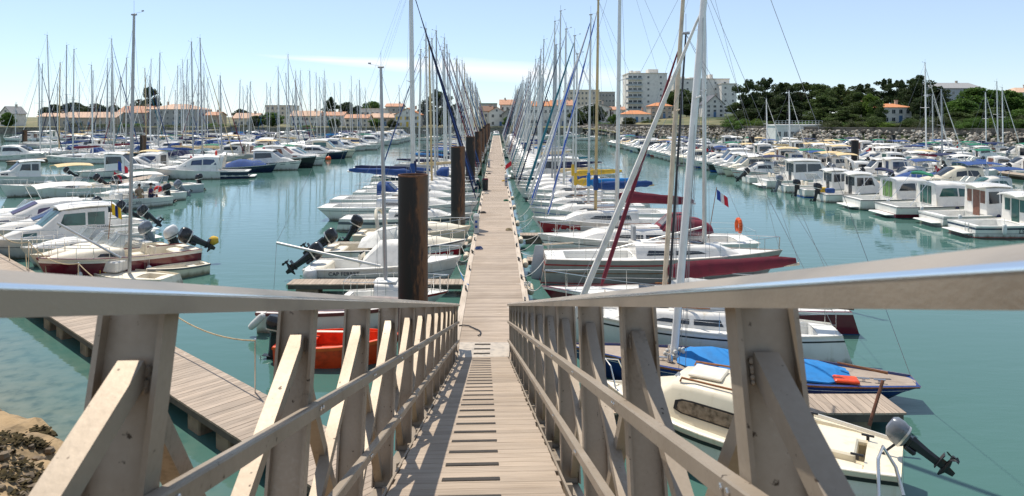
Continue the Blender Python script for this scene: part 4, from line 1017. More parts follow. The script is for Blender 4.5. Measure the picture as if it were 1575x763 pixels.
# cream cuddy boat with cabin and grey outboard
bw_, st_ = W(930, 596, .8), W(1388, 704, .72); loc, rz, L_ = ends(bw_, st_)
H = Hull(L_, 2.25, .72, .95, .62, .5, 2.3, 0, .45); r = thing('cabin_boat', 'cream cabin boat with brown grab rails and silver tilted outboard beside the gangway', 'cabin boat', loc, rz)
part('hull', H.mesh(20), WHITE, r); dk, wl = H.deck(.1, .42, .72, .4, 14); part('deck', dk, CREAM, r); part('cockpit', wl, CREAM, r)
part('rub_rail', H.strip(.80, .88, 0, .99, .024), BLACK, r); part('gunwale_strake', H.strip(.88, .99, 0, .99, .012), CREAM, r)
X_ = lambda f: (f-.5)*L_
st = []
for f, kw, h in ((.42, .78, .62), (.5, .79, .66), (.62, .77, .64), (.7, .74, .56), (.745, .7, .34), (.82, .62, .26), (.9, .45, .06)):
    b = H.b(f)*kw; st.append((X_(f), b, b*.80, H.zg(f)-.06, H.zg(f)-.02+h))
C = Cab(st, .06, .09); part('cabin', C.mesh(), CREAM, r)
TAPE = pmat('window_curtain', (.22, .17, .12), .25, var=.4, scale=9)
for sd in (-1, 1):
    part('window_seal', C.panel([(X_(.435), .36), (X_(.46), .30), (X_(.66), .30), (X_(.69), .38), (X_(.685), .66), (X_(.66), .74), (X_(.46), .74), (X_(.435), .66)], sd, .010), BLACK, r)
    part('window', C.panel([(X_(.445), .39), (X_(.463), .345), (X_(.655), .345), (X_(.678), .41), (X_(.672), .63), (X_(.655), .69), (X_(.463), .69), (X_(.445), .63)], sd, .018), TAPE, r)
    q = [V((x, sd*C.at(x)[2]*.84, C.at(x)[4]+z)) for x, z in ((X_(.46), .03), (X_(.465), .1), (X_(.67), .1), (X_(.675), .03))]; part('grab_rail', MB().tube(q, .02, 8).mesh('g'), VARN, r)
mb = MB(); mb.bbox((X_(.60), .0, C.at(X_(.6))[4]+.075), (.62, .62, .06), .02); part('hatch', mb.mesh('h', 0), DECKC, r)
mb = MB(); mb.bbox((X_(.71)-.05, .12, C.at(X_(.69))[4]+.03), (.1, .2, .03), .01); part('vent', mb.mesh('v', 0), STEEL, r)
for sd in (-1, 1): mb = MB(); mb.bbox((X_(.25), sd*.62, .62), (1.6, .34, .1), .03); part('side_bench', mb.mesh('b', 0), CREAM, r)
mb = MB(); mb.bbox((X_(.215), .05, .66), (.95, .72, .22), .03); part('locker', mb.mesh('l', 0), CREAM, r)
mb = MB(); mb.bbox((X_(.36), -.35, .8), (.08, .1, .3), .02); mb.tube([(X_(.36)+.02, -.35, .95), (X_(.36)-.05, -.35, 1.02)], .05, 8); part('winch', mb.mesh('w', 0), BLACK, r)
for x, y in ((X_(.12), .45), (X_(.1), -.4), (X_(.28), -.88)): mb = MB(); mb.tube([(x-.1, y, .8), (x+.1, y, .8)], .02, 6); mb.box((x, y, .76), (.05, .04, .08)); part('cleat', mb.mesh('c', 0), BLACK, r)
ob = outboard(r, X_(-.015), .86, .66, COWL, 1.0)
[setattr(c.material_slots[0], 'material', COWLG) for c in ob.children if c.name.startswith('cowling')]; part('tiller_arm', MB().tube([(.05, 0, .28), (.35, .03, .34), (.62, .05, .36)], [.03, .028, .034], 8).mesh('t'), BLACK, ob)
part('rail', MB().tube([(X_(.93), -.3, .95), (X_(.96), -.2, 1.35), (X_(1.0), 0, 1.4), (X_(.96), .2, 1.35), (X_(.93), .3, .95)], .016, 6).mesh('r'), STEEL, r)
R0, R0H = r, H
pf = H.P(.13, .2, 1, .12); q = Matrix.Rotation(rz, 3, 'Z') @ pf+V(loc)
# which hull side faces the camera: the one with smaller Y
def camside(rz): return 1 if (Matrix.Rotation(rz, 3, 'Z') @ V((0, 1, 0))).y < 0 else -1
def onhull(H, loc, rz, t, v, sd, off): return Matrix.Rotation(rz, 3, 'Z') @ H.P(t, v, sd, off)+V((loc[0], loc[1], 0))
cs = camside(rz); p = onhull(H, loc, rz, .16, .35, cs, .13)
f_ = fender(p, 'grey-white fender on the stern quarter of the cream cabin boat', .11, .5, hang=.35); f_.rotation_euler = (0, 1.2, rz)
# steel ladder rail of a boat cut by the frame
mb = MB(); a = W(1352, 765, .6); mb.tube([a, a+V((.12, .25, .45)), a+V((.3, .45, .55)), a+V((.42, .3, .3)), a+V((.4, .05, 0))], .028, 8)
o = part('boarding_ladder', mb.mesh('ladder'), STEEL); tag(o, 'bent stainless ladder rail at the stern of the cream cabin boat', 'ladder')

# varnished blue keelboat
loc, rz, L_ = ends(W(858, 534, .6), W(1408, 580, .58))
H = Hull(L_, 1.95, .5, .72, .38, 1.1, 2.0, 1.3, .5)
DRX = pmat('red_anti', (.2, .04, .03), .5)
r, H = sailboat('varnished royal-blue keelboat with teak deck and bright blue cockpit cover', loc, rz, L_, 1.95, 12.6, hull=H, hullm=BLUEH, strips=((.93, 1.0, VARN), (.80, .82, MASTW)), deckm=TEAK, cabin=False, cov=None, jib=SAILW, jibw=.07, mx=.35, boomL=0, mrake=.078, jibfrac=.70, frac=.7, mastm=MASTW, mr=.085, fs=.5, fb=.72, pul=False, wr=.006, cockpit=(.2, .55), cwf=.55, jibt=.975)
# cover over the cockpit: ridge tent of canvas
pts = []; xs = [H.x(q) for q in (.17, .24, .34, .44, .54, .6, .64)]
rings = []
for i, x in enumerate(xs):
    t_ = H.t(x); wv_ = min(.72, H.b(t_)*.86)*(.55 if i in (0, 6) else 1); zz = H.zg(t_)+.02; h = (.05, .17, .2, .24, .3, .24, .06)[i]
    rings.append([V((x, y*wv_, zz+h*(1-abs(y)**1.25)+.02*sin(9*x+7*y))) for y in (-1, -.75, -.5, -.25, 0, .25, .5, .75, 1)]+[V((x, y*wv_, zz-.02)) for y in (1, 0, -1)])
mb = MB(); mb.loft(rings); part('cockpit_cover', mb.mesh('cover', 60), CVBR, r)
mb = MB(); mb.bbox((H.x(.19), camside(rz)*.5, H.zg(.2)+.06), (.5, .34, .07), .02); part('orange_cushion', mb.mesh('c', 0), ORANGE, r)
mb = MB(); mb.bbox((H.x(.42), -camside(rz)*.78, H.zg(.42)+.05), (.6, .14, .06), .02); part('orange_cushion', mb.mesh('c', 0), ORANGE, r)
part('tiller', MB().tube([(H.x(.07), 0, .62), (H.x(.2), .04, .78)], [.035, .02], 6).mesh('t'), VARN, r)
for tx in (.1, .14, .68): mb = MB(); mb.tube([(H.x(tx)-.12, .3, H.zg(tx)+.06), (H.x(tx)+.12, .3, H.zg(tx)+.06)], .02, 6); mb.box((H.x(tx), .3, H.zg(tx)+.02), (.06, .04, .08)); part('cleat', mb.mesh('c', 0), STEEL, r)
for tx, yy_ in ((.66, .35), (.66, -.35), (.72, .1)): mb = MB(); mb.tube([(H.x(tx), yy_, H.zg(tx)), (H.x(tx), yy_, H.zg(tx)+.16)], [.075, .06], 10); part('winch', mb.mesh('w', 40), STEEL, r)
mb = MB(); xm = H.x(.65)
for k in range(26): mb.blob((xm+random.uniform(-.25, .2), random.uniform(-.2, .2), H.zg(.65)+random.uniform(.02, .2)), random.uniform(.03, .06), 5, 4)
part('coiled_halyard', mb.mesh('c', 30), ROPEW, r)
# boathook standing on the finger
o = part('boathook', MB().tube([W(1337, 655, .45), W(1358, 585, 1.25)], [.035, .03], 8).mesh('b'), pmat('rusty_pole', (.16, .06, .03), .7, var=.3, scale=12)); tag(o, 'rusty brown pole leaning on the finger pontoon by the cream cabin boat', 'pole')

# white gaff boat with black line and lumpy white sail
loc, rz, L_ = ends(W(866, 480, .9), W(1286, 503, .85))
H = Hull(L_, 2.2, .8, 1.02, .5, .35, 2.0, -.3, .45)
r, H = sailboat('white traditional boat with black sheer line and loosely stowed white sail', loc, rz, L_, 2.2, 8.6, hull=H, hullm=WHITE, strips=((.80, .845, BLACK), (.93, .99, DECKC)), cov='white', jib=None, mx=.4, boomL=.66, boomz=1.55, boomup=-.07, mainr=.24, mastm=pmat('mast_black', (.03, .03, .035), .4), mr=.032, mrake=.055, collar=False, seed=60, fs=.8, fb=1.02, dodger=None, cabh=.4, wr=.006, frac=.8)
for k, (s_, t_) in enumerate((('LS.48', .885),)): hull_text(r, H, s_, .2, BLACK, t_, .56, camside(rz))
R2r = r
# maroon sloop with furled maroon jib
loc, rz, L_ = ends(W(833, 440, .85), W(1296, 464, .75))
r, H = sailboat('maroon-hulled sloop with maroon furled jib and long maroon boom cover', loc, rz, L_, 2.5, 11.8, hullm=MAROON, strips=((.9, .99, DECKW), (.0, .12, ANTIB)), cov='maroon', jib=CVM, jibw=.06, mx=.425, boomL=.44, boomz=1.3, boomup=.15, mainr=.23, mastm=SPRUCE, mr=.072, mrake=.058, jibfrac=.71, frac=.8, jibt=.79, collar=False, seed=61, cabh=.22, fs=.68, fb=.86, wr=.006, cockpit=(.1, .36))
# pale grey-hulled sloop moored stern-to, upright rudder
loc, rz, L_ = ends((10.7, 27.0, 0), (1.3, 26.9, 0))
r, H = sailboat('beige-grey sloop moored stern-to with upright rudder and long dark cabin windows', loc, rz, L_, 2.9, 13.0, hullm=pmat('gelcoat_taupe', (.38, .33, .29), .3, var=.06), strips=((.78, .83, REDS), (.1, .13, REDS), (.5, .53, VARN)), cov=None, jib=None, mx=.33, boomL=.40, boomz=2.0, boomup=-.24, mastm=ALU, mr=.075, seed=62, cabh=.46, fs=.95, fb=1.1, wr=.006, mrake=0)
mb = MB(); mb.loft([[V((H.x(0)-.06+dx, dy, z)) for dx, dy in ((-l, -.03), (0, -.045), (0, .045), (-l, .03))] for z, l in ((-.4, .5), (.5, .48), (1.25, .34), (1.3, .3))]); part('rudder', mb.mesh('rudder', 0), HGREY, r)
part('tiller', MB().tube([(H.x(0)-.1, 0, 1.32), (H.x(.12), 0, 1.4)], [.04, .025], 6).mesh('t'), SPRUCE, r)
mb = MB(); mb.bbox((H.x(.38), .45, 1.72), (.12, .55, .6), .03); part('folded_dodger', mb.mesh('d', 0), CVGR, r)
# white cruiser-racer with maroon spray hood
loc, rz, L_ = ends((1.15, 30.9, 0), (10.9, 31.2, 0))
r, H = sailboat('large white sloop with maroon spray hood, maroon mainsail cover and orange lifebuoy', loc, rz, L_, 3.3, 14.2, hullm=WHITE, strips=((.72, .75, NAVY), (.0, .1, ANTIB)), cov='maroon', jib=None, mx=.37, boomL=.37, boomz=2.6, boomup=-.05, mainr=.21, mastm=ALU, mr=.085, dodger='maroon', collar=False, seed=63, cabh=.5, tr=.7, wr=.006)
mb = MB(); n = 14
for k in range(n):
    a0, a1 = .6+k*(2*pi-1.2)/n, .6+(k+1)*(2*pi-1.2)/n
    mb.tube([V((H.x(.09), camside(rz)*.9+.26*sin(a0), H.zg(0)+.72-.3*cos(a0))), V((H.x(.09), camside(rz)*.9+.26*sin(a1), H.zg(0)+.72-.3*cos(a1)))], .085, 7)
part('horseshoe_lifebuoy', mb.mesh('h', 50), ORBUOY, r)
part('flag_staff', MB().tube([(H.x(.2), 0, H.zg(.1)), (H.x(.16), 0, 3.15)], .016, 6).mesh('s'), VARN, r); flag_parts(r, V((H.x(.16), 0, 3.05)), 'fr', .62, .45)
C3 = Cab([(H.x(.2), .8, .55, 1.2, 1.45), (H.x(.25), .9, .7, 1.1, 1.7), (H.x(.33), .95, .75, 1.1, 1.78), (H.x(.36), .95, .7, 1.1, 1.72)], .06, .15); part('cockpit_tent', C3.mesh(), CVM, r)
# red-bow sloop with gold mast
loc, rz, L_ = ends((1.05, 36.4, 0), (9.8, 36.6, 0))
r, H = sailboat('white sloop with red bow flash, gold mast and blue mainsail cover', loc, rz, L_, 2.9, 12.6, hullm=WHITE, strips=((.1, .8, REDH, .72, .995),), cov='blue', jib=JIBBW, jibw=.055, mx=.39, boomL=.36, mastm=GOLD, mr=.075, cabh=.62, seed=64, boomz=2.5, mainr=.2, wr=.006, jibt=.9)
# two blue-jib sloops
loc, rz, L_ = ends((1.0, 40.4, 0), (9.4, 40.6, 0))
r, H = sailboat('white sloop with spiral blue-white jib and blue mast sleeve next to the gold mast', loc, rz, L_, 2.8, 12.4, hullm=WHITE, strips=((.72, .76, BLUES),), cov='bright blue', jib=JIBBW, jibw=.09, mx=.42, boomL=.36, seed=65, boomz=2.3, mastm=ALU, mainr=.2)
loc, rz, L_ = ends((.95, 44.0, 0), (8.4, 44.1, 0))
r, H = sailboat('small white sloop with bright yellow mainsail cover', loc, rz, L_, 2.6, 10.4, hullm=WHITE, strips=((.74, .78, BLUES),), cov='yellow', jib=SAILW, jibw=.07, mx=.42, boomL=.5, seed=66, boomz=2.0, mainr=.2, mastm=ALU)
loc, rz, L_ = ends((.85, 47.6, 0), (9.3, 47.7, 0))
r, H = sailboat('white sloop with yellow sail cover and navy line, behind the small yellow-covered one', loc, rz, L_, 2.8, 12.0, hullm=WHITE, strips=((.7, .75, NAVY),), cov='yellow', jib=CVT, jibw=.08, mx=.4, boomL=.42, seed=67, boomz=2.3, mainr=.18, mastm=ALU)

# ------------------------------------------------------------------ near boats left of the central pontoon
r, H = dinghy('bright orange dinghy with a black outboard under the gangway rail', (-2.9, 17.85, 0), (-6.05, 17.95, 0), 1.6, ORANGE, ORANGE, pmat('orange_rub', (.75, .13, .02), .45), .52, .7, 2, COWL, tilt=.15, esize=.85)
mb = MB(); mb.bbox((H.x(.4), .5, .56), (1.6, .12, .03), .01); part('oar', mb.mesh('o', 0), DECKC, r)
PINK = pmat('gelcoat_faded_pink', (.62, .5, .47), .45, var=.1)
r, H = dinghy('faded pinkish open dinghy with maroon rub rail and fender at its end', (-2.6, 20.65, 0), (-7.5, 20.75, 0), 1.85, WHITE, PINK, pmat('rub_maroon', (.16, .05, .05), .5), .62, .82, 2, None)
f_ = fender((-7.4, 19.8, .42), 'white cylindrical fender at the pinkish dinghy\'s end', .11, .6)
f_.rotation_euler = (0, .8, 0)
loc, rz, L_ = ends((-2.1, 22.85, 0), (-5.6, 22.9, 0))
r, H = sailboat('tiny white boat with a bare pole mast and boom swung over the water', loc, rz, L_, 1.55, 8.0, hullm=WHITE, cov=None, jib=None, mx=.61, boomL=0, mastm=ALUD, mr=.06, cabh=.42, fs=.42, fb=.55, mrake=.02, win=False, cockpit=(.06, .3), backstay=False, spread=False, strips=((.85, .98, REDS),), pul=True, frac=.98)
mb = MB(); part('boom', MB().tube([V((H.x(.34), 0, 1.35)), V((H.x(.34)-3.5, -.15*0, 2.12))], [.05, .045], 8).mesh('b'), ALU, r); wire(r, 'mainsheet', (H.x(.34)-3.5, 0, 2.1), (H.x(.34)-3.62, 0, .05), .006); wire(r, 'topping_lift', (H.x(.34)-3.5, 0, 2.12), (H.x(.34)-2.3, 0, 4.6), .005)
r, H = motorboat('white open boat with black outboard, round stern fender and grey canvas console cover', *ends((-1.95, 26.5, 0), (-7.85, 26.7, 0))[:2], kind='open', L=5.9, B=2.25, strips=((.52, .54, GREYS), (.18, .2, GREYS)), eng=COWL, tilt=.95)
cs = camside(pi*0+ends((-1.95, 26.5, 0), (-7.85, 26.7, 0))[1]); hull_text(r, H, 'CAP FERRET', .22, NAVY, .27, .74, cs); hull_text(r, H, 'LS 728902', .17, GREYS, .16, .46, cs)
C = Cab([(-.9, .7, .3, .55, .8), (-.2, .75, .35, .55, 1.5), (.7, .75, .4, .6, 1.55), (1.5, .7, .3, .65, .9)], .06, .2); part('console_cover', C.mesh(), SAILW, r)
f_ = fender((-7.55, 25.55, .42), 'round white ball fender at the stern of the white open boat', .26, .5, hang=.25); f_ = fender((-3.9, 25.42, .5), 'slim white fender amidships on the white open boat', .09, .55)
r, H = motorboat('cream cuddy boat with maroon waterline stripe and large tilted black outboard', *ends((-2.0, 30.0, 0), (-8.2, 30.1, 0))[:2], kind='cuddy', L=6.2, B=2.4, strips=((.1, .62, REDH), (.62, .66, MASTW)), deckm=DECKC, eng=COWL, tilt=1.0)
C = Cab([(-1.5, .85, .3, .75, .95), (-.6, .9, .4, .75, 1.45), (.5, .85, .45, .8, 1.5), (1.1, .8, .3, .9, 1.1)], .06, .2); part('cockpit_cover', C.mesh(), SAILW, r)
r, H = motorboat('beige cuddy boat with targa roll bar and black outboard behind the maroon-striped one', *ends((-2.05, 34.0, 0), (-7.7, 34.1, 0))[:2], kind='cuddy', L=5.7, B=2.2, hullm=CREAM, deckm=DECKC, eng=COWL, tilt=.5)
mb = MB(); rr_ = [V((H.x(.22)-.25*sin(pi*k/8), -.95*cos(pi*k/8), .8+.95*sin(pi*k/8)**.6)) for k in range(9)]; mb.tube(rr_, .09, 8); part('roll_bar', mb.mesh('r'), CREAM, r)
loc, rz, L_ = ends((-2.15, 38.4, 0), (-9.5, 38.5, 0))
sailboat('white sloop with grey bands and a bare mast near the second rusty pile', loc, rz, L_, 2.5, 9.7, hullm=WHITE, strips=((.62, .8, GREYS), (.2, .24, NAVY)), cov=None, jib=None, mx=.35, boomL=.36, seed=70, frac=.9)
loc, rz, L_ = ends((-2.1, 42.7, 0), (-11.9, 42.9, 0))
sailboat('large grey-transomed yacht with dark blue mainsail cover and very tall mast', loc, rz, L_, 3.2, 15.3, hullm=WHITE, strips=((.76, .8, GREYS),), cov='blue', jib=CVN, jibw=.045, mx=.42, boomL=.42, seed=71, mainr=.19, tr=.9, mr=.095, boomz=2.7)
loc, rz, L_ = ends((-2.2, 46.8, 0), (-12.2, 47.0, 0))
sailboat('large white yacht with navy cover, blue boot line and the second tall mast', loc, rz, L_, 3.3, 15.6, hullm=WHITE, strips=((.08, .2, BLUES), (.78, .8, BLUES)), cov='navy', jib=CVN, jibw=.045, mx=.45, boomL=.42, seed=72, mainr=.18, mr=.09, boomz=2.6, dodger='blue')

# ------------------------------------------------------------------ boats along the side walkway
S1 = V((-13.7, 29.15, 0))
def berth(d, L, off=0.0): s_ = S1+D*d+NRM*off; return s_-NRM*L, s_
def mberth(d, L, off, label, **k): bw2, st2 = berth(d, L, off); l_, a_, LL = ends(bw2, st2); return (*motorboat(label, l_, a_, L=LL, **k), l_, a_)
loc, rz, L_ = ends(W(130, 414, .5), W(262, 421, .5))
r, H = sailboat('little cream sailing dinghy with white locker box and tall bare mast by the side walkway', loc, rz, L_, 1.45, 10.2, hullm=CREAM, deckm=DECKC, cabin=False, cov=None, jib=None, mx=.53, boomL=0, mastm=ALUD, mr=.06, fs=.4, fb=.5, mrake=.02, pul=False, cockpit=(.1, .32), spread=False, backstay=False)
mb = MB(); mb.bbox((H.x(.66), -.05, .68), (.75, .6, .42), .05); part('locker_box', mb.mesh('l', 0), WHITE, r)
part('boom', MB().tube([V((H.x(.58)-.05, 0, 1.0)), V((H.x(.58)+1.9, .9, 2.4))], .045, 8).mesh('b'), ALU, r)
r, H, l_, a_ = mberth(0, 5.6, 0, 'maroon-hulled cuddy boat with black outboard and yellow propeller bag', kind='cuddy', B=2.3, fs=.85, fb=1.2, hullm=MAROON, strips=((.84, .92, WHITE),), deckm=DECKC, eng=COWL, tilt=1.05)
cs = camside(a_); hull_text(r, H, 'LS 534', .26, CVY, .62, .5, cs)
ob_ = [c for c in r.children if c.name.startswith('outboard_motor')][0]; part('propeller_bag', MB().blob((-.5, 0, -.78), (.2, .2, .2), 8, 6, .2).mesh('b', 60), CVY, ob_)
p = onhull(H, l_, a_, .8, .35, cs, .12); fender(p, 'white fender at the bow of the maroon cuddy boat', .1, .5)
p = onhull(H, l_, a_, .38, .35, cs, .12); fender(p, 'white fender amidships on the maroon cuddy boat', .1, .5)
part('flag_staff', MB().tube([(H.x(.55), -.5, .9), (H.x(.52), -.5, 3.0)], .015, 5).mesh('s'), VARN, r); flag_parts(r, V((H.x(.52), -.5, 2.9)), 'yb', .4, .45)
mberth(2.5, 5.3, .1, 'cream cuddy boat with pale outboard cover between the maroon and grey-screened boats', kind='cuddy', B=2.1, hullm=CREAM, deckm=DECKC, eng=COWLW, tilt=.4)
mberth(4.8, 4.9, -.1, 'small white cuddy boat with slanted grey windscreen next to the green-curtained boat', kind='cuddy', B=2.0, hullm=WHITE, eng=COWLG, tilt=.5)
dinghy('worn beige tender lying alongside the maroon cuddy boat', wk(30.6, 10.3, 0)-D*2.6, wk(30.6, 12.6, 0)-D*2.6, 1.1, CREAM, DECKC, GREYS, .4, .5, 1, None)
r, H, l_, a_ = mberth(7.6, 6.8, 1.0, 'white pilothouse boat with green curtained side windows and white roof', kind='pilot', B=2.6, glass=GLASSG, engine=None, strips=((.6, .63, GREYS),), wh=.98, tilt=.6, cabx=(.3, .66))
cs = camside(a_); text_part(r, 'LEN HAAG', .17, BLACK, (H.x(.34), cs*H.b(.34)*.765, H.zg(.3)+.42), (pi/2, 0, pi if cs > 0 else 0))
mberth(10.7, 7.4, 2.0, 'white cabin cruiser with blue-tinted windows and blue cool box at its stern', kind='cruiser', B=2.7, glass=GLASSB, eng=COWL, tilt=.8, wh=.95)
mberth(13.9, 7.6, 2.0, 'white cabin cruiser with purple-tinted windows beyond the blue-windowed cruiser', kind='cruiser', B=2.7, glass=pmat('window_purple', (.06, .03, .08), .08, spec=.8), eng=COWL)
mberth(17.0, 7.4, 1.8, 'white sports cruiser with canvas top, last one before the awning boat', kind='cuddy', B=2.6, bimini='white', eng=COWL)
# people boat
def nearboat(label, sx, sy, sz, L, rot, **k):
    s_ = W(sx, sy, sz); s_.z = 0; d = V((cos(rot), sin(rot), 0)); l_, a_, LL = ends(s_-d*L*0+d*L, s_); return (*motorboat(label, l_, a_, L=LL, **k), l_, a_)
AX = math.atan2(-.748, -.664)           # heading of boats lying along the side walkway
r, H, l_, a_ = nearboat('white fishing boat with white canopy and people sitting in its cockpit', 254, 301, .6, 6.6, AX+.12, kind='open', B=2.5, bimini='white', eng=COWL, strips=((.5, .53, GREYS),), tilt=.3)
PB, PBL, PBA = r, l_, a_
cs = camside(a_); hull_text(r, H, 'LSC303', .3, GREYS, .42, .6, cs)
flag_parts(r, V((H.x(.5), 0, 3.3)), 'fr', .8, .6); part('flag_staff', MB().tube([(H.x(.5), 0, .7), (H.x(.5), 0, 3.4)], .016, 5).mesh('s'), VARN, r)
r, H, l_, a_ = nearboat('white open boat with big dark grey outboard and red-and-blue bags beside the fishing boat', 276, 294, .6, 6.2, AX+.1, kind='cuddy', B=2.4, eng=COWLG, tilt=.8)
for x, mt, n_ in ((.3, CVR, 'red_bag'), (.22, CVB, 'blue_bag')): part(n_, MB().blob((H.x(x), .4, .95), (.3, .25, .25), 8, 6, .2).mesh('b', 60), mt, r)
nearboat('pale grey aluminium-sterned cuddy boat behind the big dark outboard', 303, 281, .7, 7.0, AX+.08, kind='cuddy', B=2.6, hullm=HGREY, eng=COWL, tilt=.2)
nearboat('white boat under a yellow-beige sun awning', 152, 281, .7, 7.0, AX, kind='open', B=2.6, bimini='beige', eng=COWL)
nearboat('white cabin boat moored beyond the yellow-beige awning', 105, 268, .7, 7.0, AX, kind='pilot', B=2.6, eng=COWL)
nearboat('white cuddy boat with red and white flag between awning boat and fishing boat', 180, 284, .7, 6.0, AX+.05, kind='cuddy', B=2.3, flag='red', eng=COWL)
# arched-window cruiser lying stern towards the channel
s_ = W(384, 273, 0); l_, a_, LL = ends(s_+V((-9.2, -2.4, 0)), s_)
r, H = motorboat('large white cruiser with arched blue window and dark blue stern box', l_, a_, kind='cruiser', L=LL, B=3.2, glass=GLASSB, strips=((.1, .9, NAVY, 0.0, .28),), wh=1.25, engine=None, arch=True)
mb = MB(); n = 16
for k in range(n): mb.tube([V((H.x(.36), -1.0+.3*cos(2*pi*k/n), 2.5+.3*sin(2*pi*k/n))), V((H.x(.36), -1.0+.3*cos(2*pi*(k+1)/n), 2.5+.3*sin(2*pi*(k+1)/n)))], .075, 6)
part('lifebuoy', mb.mesh('l', 50), REDL, r)

# ------------------------------------------------------------------ near end of the motorboat row across the channel (sterns towards us)
def ra(label, x, Y, L, **k): return motorboat(label, (x+.6+L/2, Y, 0), .0-.02+k.pop('da', 0), L=L, **k)
r, H = ra('white pilothouse boat with navy sheer stripe and boarding ladder, nearest boat across the open channel', 23.6, 36.7, 7.0, kind='pilot', B=2.7, strips=((.72, .84, NAVY), (.14, .18, REDS), (.42, .45, GREYS), (0, .1, BLACK)), eng=None, engine=None, cabx=(.4, .7), door=GLASSG)
hull_text(r, H, 'LSC 5', .3, BLACK, .36, .58, -1)
part('boarding_ladder', MB().tube([(H.x(0)-.08, -.75, .1), (H.x(0)-.08, -.75, .75)], .02, 6).tube([(H.x(0)-.08, -.45, .1), (H.x(0)-.08, -.45, .75)], .02, 6).tube([(H.x(0)-.08, -.75, .25), (H.x(0)-.08, -.45, .25)], .016, 6).tube([(H.x(0)-.08, -.75, .5), (H.x(0)-.08, -.45, .5)], .016, 6).mesh('l'), STEEL, r)
ra('white pilothouse boat with brown curtained cabin door', 24.1, 40.2, 7.2, kind='pilot', B=2.8, door=GLASSR, engine=None, strips=((.75, .8, GREYS),), wh=1.1, roof=WHITE, cabx=(.36, .66))
ra('white cruiser with maroon waterline, green oval window and green rolled canopy', 23.4, 43.8, 8.6, kind='cruiser', B=3.0, glass=GLASSG, strips=((.12, .42, MAROON), (0, .12, TEALG)), roll='green', engine=None, wh=1.2, door=GLASSG)
ra('white cruiser with bright green curtained door and navy folded canopy', 23.1, 47.6, 8.4, kind='cruiser', B=3.0, strips=((0, .12, TEALG),), roll='navy', engine=None, wh=1.15, door=GLASSV)
ra('small white pilothouse boat with yellow bag and blue cool box', 22.6, 51.4, 6.2, kind='pilot', B=2.4, eng=COWL, tilt=.2, strips=((0, .1, ANTIB),))
ra('small white pilothouse boat with blue bottom paint beside the yellow-bag boat', 22.4, 54.6, 6.2, kind='pilot', B=2.4, eng=COWL, tilt=.1, strips=((0, .22, BLUES),))
ra('white cuddy boat with pale green windscreen and grey outboard', 22.2, 57.8, 6.0, kind='cuddy', B=2.3, eng=COWLG, tilt=.3)
ra('large white pilothouse boat with tall grey door and black-tinted side windows', 22.0, 61.6, 8.2, kind='pilot', B=2.9, engine=None, door=GLASS, wh=1.15, cabx=(.3, .68))
ra('white open-cockpit boat with two black outboards half hidden by masts', 21.8, 65.4, 7.0, kind='cuddy', B=2.6, eng=COWL, tilt=.8)

# fenders and loose gear on the near motorboats of the channel row
for Y, n_ in ((36.7, 'navy-striped pilothouse boat'), (40.2, 'brown-doored pilothouse boat'), (43.8, 'green-canopied cruiser'), (47.6, 'green-curtained cruiser'), (51.4, 'yellow-bag boat'), (61.6, 'tall grey-doored pilothouse boat')):
    for dx, q in ((1.2, 'near its stern'), (3.4, 'amidships')): fender((24.2+dx, Y-1.5+.0*dx, .55), f'fender hanging {q} on the {n_}', .11, .55, FENDER if dx < 2 else CVN, .3)
for x, y, mt, nm in ((23.9, 51.3, CVB, 'blue cool box in the cockpit of the small pilothouse boat'), (23.6, 51.9, CVY, 'yellow bag at the stern of the small pilothouse boat')):
    o = part('cool_box' if mt is CVB else 'bag', MB().bbox((0, 0, .2), (.6, .4, .36), .05).mesh('box', 30), mt, loc=(x, y, .62)); tag(o, nm, 'cool box' if mt is CVB else 'bag')
